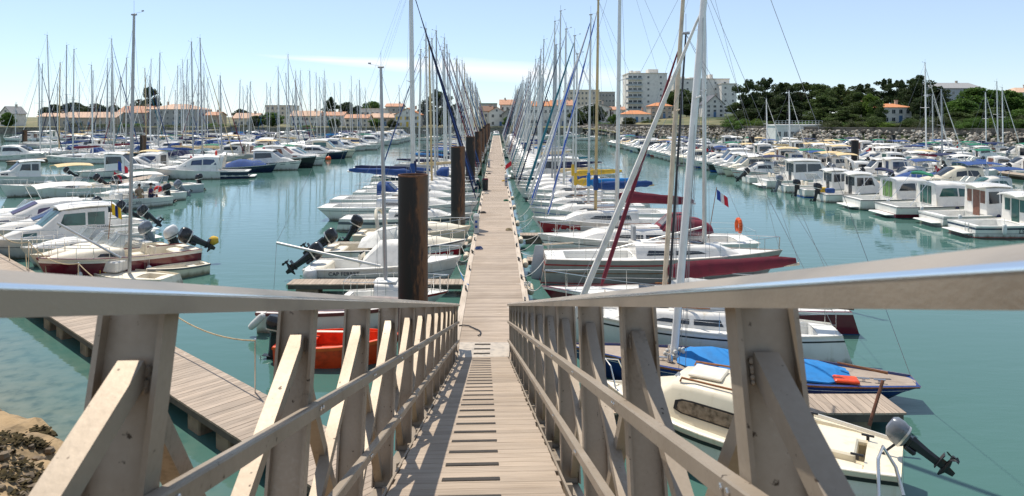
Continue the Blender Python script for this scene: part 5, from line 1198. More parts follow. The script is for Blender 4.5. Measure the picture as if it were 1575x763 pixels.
# ------------------------------------------------------------------ rows of boats further out
rw = random.Random(21)
COVC = ['blue', 'blue', 'navy', 'white', 'white', 'beige', 'green', 'maroon', 'grey', 'teal', 'bright blue', 'yellow']
COVW = [4, 0, 3.5, 7, 0, 3, .8, 1.2, 3.5, 1, 1.2, .4]
STR = [('blue', BLUES), ('navy', NAVY), ('red', REDS), ('grey', GREYS), ('green', GREENS)]
JIB = [('white', SAILW), ('white', SAILW), ('blue', CVB), ('navy', CVN), ('maroon', CVM), ('teal', CVT), ('beige', CVC)]
SHARED_H = {}
def rowboat(x, y, rz, L, sail, where, group, near, jib=None, cov=None, mastf=1.0):
    """one boat of a row; where: words that place it"""
    Lq = round(L); px = CX+F*x/y
    sc, smt = STR[min(4, int(rw.random()*5))]
    st = ((.70, .76, smt),) if rw.random() < .7 else ((.1, .3, smt),)
    if sail:
        cv = cov or rw.choices(COVC, COVW)[0]; jn, jm = jib or JIB[rw.randrange(len(JIB))]
        usej = jib is not None or rw.random() < .72
        hm = rw.choices([WHITE, CREAM, NAVY, HGREY], [10, 1.5, 1, 1])[0]; hn = {WHITE: 'white', CREAM: 'cream', NAVY: 'navy', HGREY: 'grey'}[hm]
        lab = f'{hn} sailboat with {cv} sail cover, {where}'
        sailboat(lab, (x, y, 0), rz, Lq+0.0, hullm=hm, strips=st, cov=cv, jib=jm if usej else None, jibw=.052, mast=round((Lq*1.34+rw.choice([-.6, 0, .5, 1.2]))*mastf, 1), lod=1, group=group, seed=rw.randrange(4), mr=.085,
                 mastm=rw.choices([ALU, ALUD, MASTW, GOLD], [8, 3, 2, .6])[0], dodger=rw.choice([None, None, 'blue', 'navy', 'white']), mrake=.012+rw.uniform(-.006, .012), lean=rw.choice([-.008, 0, .006]))
    else:
        kind = rw.choices(['cruiser', 'pilot', 'cuddy', 'open', 'covered'], [5.5, 3, 1.6, .7, .9])[0]
        if kind in ('cuddy', 'open', 'covered'): Lq = min(Lq, 6)
        hm = rw.choices([WHITE, CREAM, NAVY, BLACKH, BLUEH], [14, 1, 1, .5, .3])[0]; hn = {WHITE: 'white', CREAM: 'cream', NAVY: 'navy', BLACKH: 'black', BLUEH: 'blue'}[hm]
        cv = rw.choice(['blue', 'blue', 'navy', 'grey', 'green', 'beige']); kn = {'cruiser': 'cabin cruiser', 'pilot': 'pilothouse boat', 'cuddy': 'cuddy boat', 'open': 'open boat', 'covered': f'{cv}-covered motorboat'}[kind]
        lab = f'{hn} {kn} with {sc} stripe, {where}'
        bim = rw.choice([None, None, None, None, 'blue', 'white', 'green', 'beige', 'navy']) if kind in ('cruiser', 'cuddy', 'open') else None
        gl = rw.choices([GLASS, GLASSG, GLASSB], [6, 2, 1.5])[0]
        motorboat(lab, (x, y, 0), rz, kind=kind, L=float(Lq), hullm=hm, strips=st, lod=0 if near else 1, group=group, cov=cv, bimini=bim, glass=gl, engine='out' if Lq < 8 else None, eng=rw.choice([COWL, COWL, COWLG]), cabx=rw.choice([None, None, (.3, .62), (.4, .72), (.28, .7)]), tilt=rw.choice([.1, .5, .9, 1.0]), wh=rw.choice([1.0, 1.1, 1.2]), arch=rw.random() < .4, flag='red' if rw.random() < .06 else None, door=rw.choice([None, None, GLASS, GLASSG, GLASSR]))
def row(x80, y0, y1, side, sailp, Lr, where, group, slope=-.0224, gap=.3, skip=0.0, bow_in=None, jibs=None, mastf=1.0, special=None):
    """berths along a pontoon line x = x80+slope*(y-80); boats stick out to side (+1/-1)"""
    y = y0; k = 0
    while y < y1:
        sail = rw.random() < sailp; L = rw.uniform(*Lr)*(1 if sail else .9); Lq = round(L); w = Lq*(.33 if sail else .36)+gap
        yc = y+w/2; x = x80+slope*(yc-80)+side*(Lq/2+.45); px = CX+F*x/yc
        if -45 < px < 1620 and rw.random() >= skip:
            k += 1; b_in = rw.random() < (.8 if bow_in is None else bow_in)
            head = (pi if side > 0 else 0) if b_in else (0 if side > 0 else pi)
            if special and k in special: motorboat(special[k][0].format(nth(k)), (x, yc, 0), head, lod=0, group=group, **special[k][1]); y += w; continue
            rowboat(x, yc, head+rw.uniform(-.05, .05), Lq, sail, where.format(nth(k)), group, yc < 62, jib=jibs[k-1] if jibs and k <= len(jibs) else None, mastf=mastf)
        y += w
W1, W2 = ('white', SAILW), ('blue and white', JIBBW)
row(.533+.0224*21.94-.0224*80, 50, 206, 1, .93, (7.6, 10.2), '{} on the central pontoon\'s sunny side', 'boats on the sunny side of the central pontoon', bow_in=.92, jibs=[('navy', CVN), W1, ('teal', CVT), W1, ('navy', CVN), W1, W1, ('teal', CVT), W1], mastf=1.08)
row(-1.66+.0224*21.94-.0224*80, 50, 206, -1, .9, (7.6, 10.4), '{} on the central pontoon\'s pile side', 'boats on the pile side of the central pontoon', bow_in=.92, jibs=[('blue', CVB), ('navy', CVN), W1, ('blue', CVB), ('maroon', CVM), ('navy', CVN), ('blue', CVB), W1, ('maroon', CVM)], mastf=1.08)
# channel row facing the central pontoon: sterns to their own pontoon
row(-34.6, 77, 200, 1, .10, (8.4, 11), '{} showing its bow to the channel', 'boats with bows to the channel', bow_in=.0, special={3: ('black-hulled trawler with brown wheelhouse windows, {} showing its bow to the channel', dict(kind='pilot', L=9.5, B=3.1, hullm=BLACKH, glass=GLASSR, engine=None, wh=1.05, fb=1.5, fs=1.0)), 8: ('navy-hulled cruiser, {} showing its bow to the channel', dict(kind='cruiser', L=9.5, B=3.1, hullm=NAVY, engine=None))})
row(-36.8, 70, 205, -1, .62, (8, 11), '{} behind the bow-out channel row', 'boats behind the channel row', mastf=1.2)
row(-64.5, 92, 206, 1, .55, (8, 11.5), '{} on the third pontoon\'s near side', 'boats along the third pontoon, near side', mastf=1.22)
row(-66.7, 98, 206, -1, .6, (8, 11.5), '{} on the third pontoon\'s outer side', 'boats along the third pontoon, outer side', mastf=1.2)
row(-98, 135, 214, 1, .6, (8, 12), '{} along the fourth pontoon', 'boats along the fourth pontoon', skip=.15, mastf=1.15)
row(-132, 178, 222, 1, .6, (8, 12), '{} on the farthest pontoon', 'boats along the farthest pontoon', skip=.1)
# motorboat basin by the rock slope
row(21.8, 69, 150, 1, .03, (6.4, 8.6), '{} stern-to by the rock-side channel', 'motorboats with sterns to the channel', bow_in=1)
row(33.2, 52, 150, 1, .06, (6.2, 8.6), '{} behind the stern-to row', 'motorboats of the second rock-side row', bow_in=.5)
row(51.2, 70, 146, -1, .06, (6.2, 8.4), '{} in the mid motorboat basin', 'motorboats of the third rock-side row', bow_in=.5)
row(52.8, 72, 140, 1, .06, (6.2, 8.4), '{} in the crowd below the trees', 'motorboats of the fourth rock-side row', bow_in=.5)
row(70.6, 96, 134, -1, .06, (6.2, 8.4), '{} near the rock slope', 'motorboats of the fifth rock-side row', bow_in=.5)
row(72.2, 98, 124, 1, .06, (6.2, 8.4), '{} close under the rock slope', 'motorboats of the sixth rock-side row', bow_in=.5)
# extra tall masts seen over the rock-side basin
for k, (px, py, pt, L) in enumerate(((1425, 246, 97, 9), (1180, 236, 152, 7), (1215, 236, 140, 7), (1543, 232, 135, 8), (1517, 228, 142, 7))):
    p = W(px, py+8, 0); p = V((p.x, p.y, 0))
    cl = ('white', 'blue', 'beige', 'grey', 'navy')[k]
    sailboat(f'lone sailboat with {cl} sail cover and bare pole mast among the motorboats', (p.x-.1*L, p.y, 0), .05, float(L), mast=ZA(pt, p.y), cov=cl, jib=SAILW, jibw=.06, lod=1, mr=.085, group='lone sailboats among motorboats', mastm=MASTW)
# pontoons of the outer rows
def outer(x80, y0, y1, label):
    pontoon('pontoon', label, (x80-.0224*(-80), 0, 0), .0224, -.9, .9, y0, y1, pitch=.6, floatstep=4.5, curb=.2)
outer(-35.7, 58, 205, 'plank pontoon behind the boats whose bows face the channel')
outer(-65.6, 90, 208, 'third plank pontoon half hidden among masts and hulls')
outer(-98.9, 132, 216, 'fourth plank pontoon far behind the yacht masts')
outer(32.2, 34, 152, 'plank pontoon between the stern-to motorboats and the row behind')
outer(52.0, 66, 148, 'plank pontoon in the middle of the motorboat basin')
# small work boat at the far end of the central pontoon
motorboat('small white boat lying across the far end of the central pontoon', (-5.1, 221, 0), -pi/2+.1, kind='cruiser', L=7, lod=1)
motorboat('white pilothouse boat moored beyond the central pontoon under the quay', (-10.5, 232, 0), .3, kind='pilot', L=8, lod=1)
for k, (px, py) in enumerate(((600, 214), (570, 210), (700, 210), (660, 216), (840, 214), (875, 212), (905, 216), (560, 216))):
    p = W(px, py, 0); motorboat(f'white boat lying apart near the far quay, {nth(k+1)} from the yellow-shuttered house' if k < 4 else f'white boat lying apart below the grassy bank, {nth(k-3)} past the central pontoon', (p.x, p.y, 0), rw.uniform(-.4, .4), kind=rw.choice(['cruiser', 'pilot', 'cuddy']), L=rw.choice([7., 8.]), lod=1)
# orange float and gulls' mooring buoys
for px, py, r, n in ((505, 243, .42, 'orange ball buoy floating by the black-hulled bow'), (1118+5, 350+60, .0, '')):
    if r:
        p = W(px, py+3, 0); o = thing('buoy', n, 'buoy', (p.x, p.y, .15)); part('float', MB().blob((0, 0, 0), r, 12, 8).mesh('b'), ORBUOY, o); part('ring', MB().tube([(0, 0, r), (.06, 0, r+.12), (-.06, 0, r+.12), (0, 0, r)], .02, 5).mesh('r'), STEEL, o)

# ------------------------------------------------------------------ pontoon clutter
def cleat(x, y, lab, side):
    o = thing('mooring_cleat', lab, 'cleat', (x, y, .525), rw.uniform(-.4, .4), 'mooring cleats on the central pontoon')
    mb = MB(); mb.tube([(0, -.17, .09), (0, -.12, .11), (0, .12, .11), (0, .17, .09)], [.018, .026, .026, .018], 7); part('horn', cached('horn', lambda: mb.mesh('horn')), BLACK, o)
    mb2 = MB(); mb2.bbox((0, 0, .05), (.05, .16, .1), .012); part('foot', cached('foot', lambda: mb2.mesh('foot')), BLACK, o)
for sgn, fx, sn in ((1, RX, 'sunny'), (-1, LX, 'pile')):
    y = 21.5 if sgn > 0 else 23.0; k = 0
    while y < 110:
        k += 1; cleat(fx(y)-sgn*.13, y, f'dark mooring cleat, {nth(k)} along the central pontoon\'s {sn} side', sgn); y += 3.1
def pedestal(x, y, lab):
    o = thing('service_pedestal', lab, 'pedestal', (x, y, .52), 0)
    mb = MB(); mb.bbox((0, 0, .42), (.26, .22, .84), .02); part('cabinet', mb.mesh('p', 0), pmat('pedestal_grey', (.55, .56, .54), .5, var=.12), o)
    mb = MB(); mb.loft([[V((sx*.16, sy*.14, .84)) for sx, sy in ((-1, -1), (1, -1), (1, 1), (-1, 1))], [V((sx*.15, sy*.13, .9)) for sx, sy in ((-1, -1), (1, -1), (1, 1), (-1, 1))], [V((sx*.07, sy*.06, 1.0)) for sx, sy in ((-1, -1), (1, -1), (1, 1), (-1, 1))]]); part('cap', mb.mesh('c', 0), WHITE, o)
    for z in (.35, .6): mb = MB(); mb.bbox((0, -.115, z), (.12, .03, .12), .008); part('socket', mb.mesh('s', 0), BLUES, o)
pedestal(LX(36.5)+.2, 34.2, 'grey service pedestal with blue sockets beside the second pile'); pedestal(RX(58)-.22, 58, 'grey service pedestal on the sunny edge of the central pontoon')
pedestal(LX(76)+.2, 79, 'far grey service pedestal near the fourth pile')
o = thing('waste_bin', 'dark red and black bin on the central pontoon by the third pile', 'bin', (LX(54.5)+.25, 54.5, .52)); part('body', MB().tube([(0, 0, 0), (0, 0, .85)], [.22, .24], 12).mesh('b'), BLACK, o); part('lid', MB().tube([(0, 0, .85), (0, 0, .93)], [.25, .2], 12).mesh('l'), CVM, o)
# fender rolls along the pontoon edge
for k, (Y, s_) in enumerate(((23.6, 1), (27.8, 1), (33, 1), (38.2, 1), (29.2, -1), (33.1, -1), (41, -1), (45, 1), (50, 1))):
    x = (RX(Y)+.14) if s_ > 0 else (LX(Y)-.14)
    o = part('edge_fender', MB().tube([(0, -.42, 0), (0, -.38, 0), (0, .38, 0), (0, .42, 0)], [.06, .12, .12, .06], 10).mesh('e'), pmat('edge_fender_cream', (.66, .55, .4), .6, var=.15)); o.location = (x, Y, .4)
    tag(o, f'cream roll fender fixed to the central pontoon edge, {nth(k+1)} in a staggered row', 'fender', 'edge fenders on the central pontoon')
# loose cable lying across the pontoon at the gangway foot
a = W(709, 500, .52); pts = [W(px, py, .53) for px, py in ((706, 501), (713, 500), (721, 501), (730, 505), (737, 508), (740, 511), (738, 515), (735, 516))]
o = part('cable', MB().tube(pts, .016, 6).mesh('c'), BLACK); tag(o, 'short black cable with hooked end lying on the pontoon planks', 'cable')
# hoses and small gear on the planks
for k, (Y, s_, mt, nm) in enumerate(((30.2, -.72, CVB, 'blue hose coil'), (35.2, .7, ROPE, 'tan rope heap'), (41.5, -.75, BLACK, 'black hose coil'), (47.5, .72, CVG, 'green hose coil'), (52.0, -.7, ROPEW, 'pale rope heap'), (62.0, .7, CVY, 'yellow hose coil'), (70, -.7, BLACK, 'second black hose coil'), (82, .7, ROPE, 'second tan rope heap'))):
    x = MPX-.0224*(Y-MPY)+s_; mb = MB()
    for j in range(4): mb.tube([V((x+(.17-.015*j)*cos(2*pi*q/12+j)+rw.uniform(-.02, .02), Y+(.2-.015*j)*sin(2*pi*q/12+j)+rw.uniform(-.02, .02), .53+.022*j)) for q in range(13)], .014, 5)
    o = part('hose_coil' if 'hose' in nm else 'rope_coil', mb.mesh('coil', 50), mt); tag(o, f'{nm} lying on the central pontoon planks', 'hose' if 'hose' in nm else 'rope')
# mooring lines
BL = [((1.2, 16.9, .7), (.62, 17.9, .55), 'blue keelboat'), ((1.5, 18.9, 1.0), (.6, 20.3, .55), 'white traditional boat'), ((1.0, 22.3, .9), (.5, 23.3, .55), 'maroon sloop'), ((1.35, 26.4, 1.0), (.42, 24.8, .55), 'beige-grey sloop'),
      ((1.3, 27.6, 1.0), (.4, 29.2, .55), 'beige-grey sloop, far side'), ((1.3, 31.0, 1.1), (.35, 29.6, .55), 'large white sloop'), ((1.3, 31.1, 1.1), (.3, 32.7, .55), 'large white sloop, far side'), ((1.2, 36.4, 1.1), (.25, 35.0, .55), 'red-bow sloop'), ((1.2, 36.5, 1.1), (.2, 38.2, .55), 'red-bow sloop, far side'), ((1.1, 40.4, 1.1), (.15, 39.0, .55), 'spiral-jib sloop'),
      ((-2.2, 26.5, .9), (-1.72, 24.9, .55), 'white open boat'), ((-2.2, 26.6, .9), (-1.78, 28.2, .55), 'white open boat, far side'), ((-2.3, 30.0, .95), (-1.82, 28.6, .55), 'maroon-striped cuddy'), ((-2.3, 30.1, .95), (-1.88, 31.5, .55), 'maroon-striped cuddy, far side'), ((-2.3, 34.0, .9), (-1.95, 32.8, .55), 'beige cuddy'), ((-2.4, 38.4, 1.0), (-2.0, 37.0, .55), 'grey-banded sloop')]
for i, (a, b, n_) in enumerate(BL): rope('mooring_rope', f'white mooring line tying the {n_} to the pontoon', a, b, .18, .014)
rope('mooring_rope', 'blue mooring line looped at the pontoon edge by the first pile', (-1.9, 25.2, .6), (-1.5, 23.6, .56), .1, .014, CVBR)
mb = MB()
for k in range(18): a_ = k*.9; mb.blob((RX(23.4)+.02+.09*cos(a_), 23.4+.13*sin(a_), .56+.006*k), .035, 5, 4)
o = part('rope_coil', mb.mesh('r', 40), ROPEW); tag(o, 'tangled white rope coil on the pontoon edge by the maroon bow', 'rope')
for k in range(4):
    b_ = S1+D*(k*2.6)-NRM*5.3; rope('mooring_rope', f'tan mooring line from the side walkway to the {("maroon cuddy boat", "cream cuddy boat", "grey-windscreen boat", "green-curtained boat")[k]}', (b_.x, b_.y, .95), tuple(wk(29.7+k*2.6-1.2, 7.2, .55)), .15, .016, ROPE)

# ------------------------------------------------------------------ people on the fishing boat
SKIN = pmat('skin', (.5, .28, .19), .55, var=.06); 
def person(label, base, rz, shirt, trousers, hair, arm=0):
    """seated figure: one continuous body, clothing as shells over it"""
    r = thing('person', label, 'person', base, rz)
    def skin(name, pts, edges, rad, mt, root=0, sub=1):
        me = bpy.data.meshes.new(name); me.from_pydata(pts, edges, []); o = bpy.data.objects.new(name, me); link(o)
        md = o.modifiers.new('skin', 'SKIN'); md.use_smooth_shade = True
        for i, q in enumerate(rad): me.skin_vertices[0].data[i].radius = (q, q*.9)
        me.skin_vertices[0].data[root].use_root = True
        o.modifiers.new('sub', 'SUBSURF').levels = sub; o.modifiers['sub'].render_levels = sub
        dg = bpy.context.evaluated_depsgraph_get(); m2 = bpy.data.meshes.new_from_object(o.evaluated_get(dg)); bpy.data.objects.remove(o); m2.materials.clear()
        return part(name, m2, mt, r)
    J = [(0, 0, .5), (.02, 0, .75), (.03, 0, .98), (.04, 0, 1.08), (.07, 0, 1.22), (.02, .2, .96), (.12, .25, .72), (.3, .12, .66+arm), (.02, -.2, .96), (.14, -.24, .72), (.32, -.1, .68),
         (.05, .1, .48), (.45, .12, .5), (.42, .12, .1), (.56, .13, .04), (.05, -.1, .48), (.45, -.13, .5), (.4, -.13, .1), (.54, -.14, .04)]
    Ed = [(0, 1), (1, 2), (2, 3), (3, 4), (2, 5), (5, 6), (6, 7), (2, 8), (8, 9), (9, 10), (0, 11), (11, 12), (12, 13), (13, 14), (0, 15), (15, 16), (16, 17), (17, 18)]
    Rd = [.15, .15, .15, .06, .1, .07, .05, .04, .07, .05, .04, .1, .07, .05, .045, .1, .07, .05, .045]
    skin('body', J, Ed, Rd, SKIN)
    skin('shirt', [J[0], J[1], J[2], J[5], (.1, .24, .76), J[8], (.12, -.23, .76)], [(0, 1), (1, 2), (2, 3), (3, 4), (2, 5), (5, 6)], [.17, .17, .165, .085, .07, .085, .07], shirt)
    skin('trousers', [J[0], J[11], J[12], J[15], J[16]], [(0, 1), (1, 2), (0, 3), (3, 4)], [.165, .115, .085, .115, .085], trousers)
    part('hair', MB().blob((.05, 0, 1.29), (.115, .105, .1), 10, 7).mesh('hair', 60), hair, r)
    return r
HAIRD = pmat('hair_dark', (.02, .014, .01), .6); HAIRB = pmat('hair_brown', (.12, .07, .035), .6)
Rm = Matrix.Rotation(PBA, 3, 'Z')
for (lx, ly, rz, sh, tr, hr, lab) in ((-.6, .5, 2.6, pmat('shirt_teal', (.03, .32, .42), .8), CVGR, HAIRB, 'person in a teal shirt sitting in the fishing boat cockpit'), (-1.2, .45, -2.4, pmat('shirt_tan', (.4, .28, .18), .8), CVC, HAIRD, 'person in tan clothing sitting beside the teal-shirted person'), (-2.0, .4, 2.9, pmat('shirt_purple', (.08, .02, .12), .8), CVN, HAIRD, 'dark-haired person in a purple top nearest the outboard')):
    p = Rm @ V((lx, ly, 0))+V(PBL); person(lab, (p.x, p.y, .28), PBA+rz, sh, tr, hr)
# ------------------------------------------------------------------ houses along the far quay
PLASTER = pmat('plaster_white', (.76, .73, .68), .85, var=.08, scale=.6); PLC = pmat('plaster_cream', (.68, .61, .5), .85, var=.08, scale=.6); PLG = pmat('plaster_grey', (.4, .39, .37), .85, var=.1, scale=.5); PLB = pmat('plaster_beige', (.5, .42, .33), .85, var=.1, scale=.5)
TILE = pmat('roof_terracotta', (.55, .29, .18), .85, var=.18, scale=2.5, bump=.4, bscale=6, stretch=(1, .4, 1)); TILEO = pmat('roof_orange', (.6, .24, .1), .85, var=.15, scale=2.5, bump=.4, bscale=6); TILEP = pmat('roof_pale', (.6, .4, .28), .85, var=.15, scale=2.5, bump=.4, bscale=6)
SLATE = pmat('roof_slate', (.1, .1, .115), .7, var=.15); ZINC = pmat('roof_grey', (.3, .3, .3), .7, var=.1); ROOFBR = pmat('roof_brown', (.2, .11, .07), .85, var=.15)
SHY = pmat('shutter_yellow', (.75, .5, .05), .6); SHB = pmat('shutter_blue', (.1, .2, .35), .6); SHW = pmat('shutter_white', (.7, .7, .68), .6); PANE = pmat('house_glass', (.04, .05, .06), .12, spec=.7)
def win(parent, x, y, z, w_, h, frame=SHW, shut=None, ny=-1):
    """window on the wall facing the camera (wall plane at local y)"""
    def f():
        mb = MB(); b = .07; mb.box((0, 0, h/2-b/2), (w_, .08, b)); mb.box((0, 0, -h/2+b/2), (w_+.16, .14, b)); mb.box((-w_/2+b/2, 0, 0), (b, .08, h-2*b)); mb.box((w_/2-b/2, 0, 0), (b, .08, h-2*b)); mb.box((0, .01, 0), (.05, .05, h-2*b)); return mb.mesh('window', 0)
    o = part('window', cached(('win', round(w_, 2), round(h, 2)), f), frame, parent, loc=(x, y-.03, z))
    part('pane', cached(('pane', round(w_, 2), round(h, 2)), lambda: MB().box((0, 0, 0), (w_-.1, .02, h-.1)).mesh('pane', 0)), PANE, o, loc=(0, .02, 0))
    if shut:
        for s_ in (-1, 1): part('shutter', cached(('shut', round(w_, 2), round(h, 2)), lambda: MB().bbox((0, 0, 0), (w_*.5, .05, h), .01).mesh('shutter', 0)), shut, o, loc=(s_*w_*.78, 0, 0))
def house(label, x0, x1, yr, ye, Y, wall=PLASTER, roof=TILE, kind='side', depth=9.0, cols=None, rows=None, shut=None, name='house', cat='house', rot=0.0, chim=1, zb=None, door=True):
    """x0,x1,yr (ridge),ye (eaves) are read off the photograph at distance Y"""
    wd = (x1-x0)/F*Y; xc = XA((x0+x1)/2, Y); base = groundz((x0+x1)/2/F*Y-CX/F*Y, Y)-.1; ze, zr = ZA(ye, Y)-base, ZA(yr, Y)-base
    if ze < 2.2: ze = 2.2; zr = max(zr, ze+.8)
    r = thing(name, label, cat, (xc, Y, base), rot); hw = wd/2
    mb = MB(); mb.box((0, depth/2, ze/2-1.5), (wd, depth, ze+3.0)); part('wall', mb.mesh('wall', 0), wall, r)
    oh = .4; th = .22; mb = MB()
    if kind == 'side':
        for s_ in (-1, 1):
            ye_ = depth/2+s_*(depth/2+oh); zl = ze-oh*(zr-ze)/(depth/2)
            q = [V((x, y, z)) for x in (-hw-oh, hw+oh) for y, z in ((ye_, zl), (depth/2, zr))]
            up = V((0, 0, th)); vs_ = [q[0], q[2], q[3], q[1]]; mb.loft([[v+V((0, 0, .02)) for v in vs_], [v+up for v in vs_]])
        for s_ in (-1, 1): g_ = MB(); g_.add([(s_*(hw-.02), 0, ze), (s_*(hw-.02), depth, ze), (s_*(hw-.02), depth/2, zr), (s_*(hw-.2), 0, ze), (s_*(hw-.2), depth, ze), (s_*(hw-.2), depth/2, zr)], [(0, 1, 2), (5, 4, 3), (0, 3, 4, 1), (1, 4, 5, 2), (2, 5, 3, 0)]); part('gable', g_.mesh('gable', 0), wall, r)
    elif kind == 'front':
        for s_ in (-1, 1):
            xe = s_*(hw+oh); zl = ze-oh*(zr-ze)/hw; q = [V((xe, -oh, zl)), V((xe, depth+oh, zl)), V((0, depth+oh, zr)), V((0, -oh, zr))]; mb.loft([[v+V((0, 0, .02)) for v in q], [v+V((0, 0, th)) for v in q]])
        g_ = MB(); g_.add([(-hw, .02, ze), (hw, .02, ze), (0, .02, zr), (-hw, .3, ze), (hw, .3, ze), (0, .3, zr)], [(0, 1, 2), (5, 4, 3), (0, 3, 4, 1), (1, 4, 5, 2), (2, 5, 3, 0)]); part('gable', g_.mesh('gable', 0), wall, r)
        win(r, 0, 0, ze+(zr-ze)*.3, .9, 1.0, SHW, None)
    elif kind == 'hip':
        a, b = V((-hw-oh, -oh, ze)), V((hw+oh, depth+oh, ze)); i_ = min(hw*.7, depth/2); mb.v = [tuple(v) for v in (a, (b.x, a.y, ze), b, (a.x, b.y, ze), (-hw+i_, depth/2, zr), (hw-i_, depth/2, zr))]; mb.f = [(0, 1, 5, 4), (1, 2, 5), (2, 3, 4, 5), (3, 0, 4), (3, 2, 1, 0)]
    else:
        mb.box((0, depth/2, ze+.2), (wd+.3, depth+.3, .4))
    part('roof', mb.mesh('roof', 0), roof, r)
    for k in range(chim):
        x = hw*(.55 if k == 0 else -.5); mb = MB(); mb.box((x, depth*.5, zr+.25), (.7, .6, 1.3)); mb.box((x, depth*.5, zr+.95), (.85, .75, .14)); part('chimney', mb.mesh('c', 0), PLB, r)
    rows = rows or max(1, int(ze/2.7)); cols = cols or max(2, int(wd/3.0))
    for j in range(rows):
        for i in range(cols):
            x = -hw+wd*(i+.5)/cols; z = ze-(j+.55)*(ze/rows)
            if door and j == rows-1 and i == cols//2: mb = MB(); mb.bbox((x, -.03, 1.05), (1.0, .1, 2.1), .02); part('door', mb.mesh('door', 0), shut or SHB, r)
            else: win(r, x, 0, z, 1.05, min(1.35, ze/rows*.55), SHW, shut)
    return r
house('long low house with pale terracotta roof behind the far-off masts, west end', 94, 178, 173, 181, 275, PLB, TILEP, depth=11, cols=9, chim=1)
house('small terracotta-roofed house with grey-blue wall at the edge of the quay', 58, 94, 174.5, 179.5, 285, PLG, TILEP, cols=3)
house('terracotta-roofed guesthouse wing joined to the big balcony building', 180, 226, 163.5, 173.5, 282, PLG, TILE, depth=12, cols=4, chim=1)
house('big three-storey guesthouse with hipped terracotta roof and grey balconied front', 225, 300, 159.5, 168, 284, PLG, TILEP, 'hip', depth=16, cols=8, rows=3, chim=2)
house('modern house with pointed grey zinc roof at the photo edge', 0, 17, 164, 174, 290, PLASTER, ZINC, 'front', cols=3)
house('low beige house with terracotta roof right after the guesthouse', 305, 335, 172.5, 177.5, 290, PLB, TILE, cols=3)
house('low cottage with orange-brown roof behind bare masts', 358, 395, 174.5, 182, 285, PLC, TILEP, cols=4)
house('cream four-storey flat-roofed block rising over the western masts', 408, 446, 159, 163, 330, PLC, PLB, 'flat', cols=5, rows=4, chim=0, name='apartment_block', cat='apartment block', depth=14)
house('row house with salmon tiled roof and grey shutters', 447, 490, 171, 178.5, 285, PLASTER, TILEP, cols=6, rows=2, shut=SHW)
house('white house with short terracotta roof next to the salmon row house', 490, 528, 172.5, 178, 290, PLASTER, TILE, cols=4, rows=2)
house('house with two stepped terracotta roofs behind the garden trees', 530, 566, 176.5, 182, 272, PLC, TILE, cols=4, rows=2)
house('white modern house with flat roof above the stepped terracotta roofs', 554, 592, 165, 168, 300, PLASTER, PLC, 'flat', cols=5, rows=2, chim=0)
house('house with a single bright terracotta roof behind the white modern house', 593, 618, 159.5, 164, 320, PLG, TILE, cols=3, rows=3)
house('white house with yellow shutters and orange gable roof on the quay', 607, 646, 166.5, 176.5, 272, PLASTER, TILEO, 'front', cols=3, rows=2, shut=SHY)
house('low beige house with brown tiled roof beside the yellow-shuttered house', 570, 606, 175, 181, 285, PLB, TILEP, cols=4, rows=2)
house('white house with brown roof left of the terracotta cottages at the pontoon end', 738, 757, 163.5, 171, 290, PLASTER, ROOFBR, 'side', cols=3, rows=2)
house('flat green-roofed building over the brown-roofed house', 737, 764, 157, 160, 330, PLG, GREENS, 'flat', cols=4, chim=0)
house('terracotta-roofed white cottage straight above the pontoon end', 752, 776, 165, 172, 285, PLASTER, TILEO, 'front', cols=2, rows=2)
house('tall cream house with terracotta roof and two chimneys beyond the cottage', 769, 800, 153.5, 161, 305, PLASTER, TILE, 'side', cols=4, rows=3, chim=2)
house('grey stone house with slate porch next to the cottage', 773, 792, 168, 175, 280, PLG, SLATE, 'front', cols=2, rows=1)
house('long white terrace house with orange tiled roof behind the sunny-side masts', 814, 850, 156, 163, 290, PLASTER, TILEO, cols=5, rows=2)
house('white house with terracotta roof below the cream apartment hotel', 848, 884, 154, 162, 292, PLASTER, TILE, cols=5, rows=2)
house('cream stepped apartment hotel above the terracotta roofs', 870, 922, 136, 139, 380, PLC, PLC, 'flat', cols=9, rows=6, chim=0, name='apartment_block', cat='apartment block', depth=16)
house('lower glazed wing of the cream apartment hotel', 920, 946, 139.5, 142, 384, PLG, PLC, 'flat', cols=5, rows=5, chim=0, name='apartment_block', cat='apartment block', depth=12)
house('white house with grey gable in front of the apartment hotel', 892, 940, 158.5, 166, 300, PLASTER, ZINC, 'front', cols=4, rows=2)
house('orange-roofed bungalow on the grassy bank below the white tower', 958, 1001, 169.5, 175.5, 262, PLASTER, TILEO, 'hip', cols=5, rows=1, zb=3.5)
house('small terracotta house between the bungalow and the white tower', 938, 962, 164.5, 169, 300, PLASTER, TILE, cols=3, rows=2)
house('stone villa with terrace and orange roof patch beside the white tower', 1001, 1034, 157.5, 163, 270, PLB, TILEO, 'hip', cols=4, rows=3, zb=3.5)
house('white gothic villa with steep slate gable among the trees', 1085, 1114, 147, 160, 262, PLASTER, SLATE, 'front', cols=3, rows=3, zb=4)
house('white villa with orange hipped roof among dark trees', 1358, 1402, 159, 165, 190, PLASTER, TILEO, 'hip', cols=4, rows=2, zb=4.5, chim=1)
house('cottage with orange roof half hidden left of the white villa', 1318, 1345, 160, 166, 200, PLC, TILEO, 'side', cols=3, rows=2, zb=4.5)
house('large hall with sloping grey roof on the hill behind the trees', 1434, 1512, 126.5, 136, 260, pmat('plaster_bluegrey', (.4, .42, .45), .8), ZINC, 'side', cols=6, rows=3, zb=6, depth=18, name='hall', cat='hall')
house('white house with pale roof at the far end of the wooded hill', 1562, 1600, 134, 142, 230, PLASTER, TILEP, 'hip', cols=4, rows=3, zb=6, chim=1)
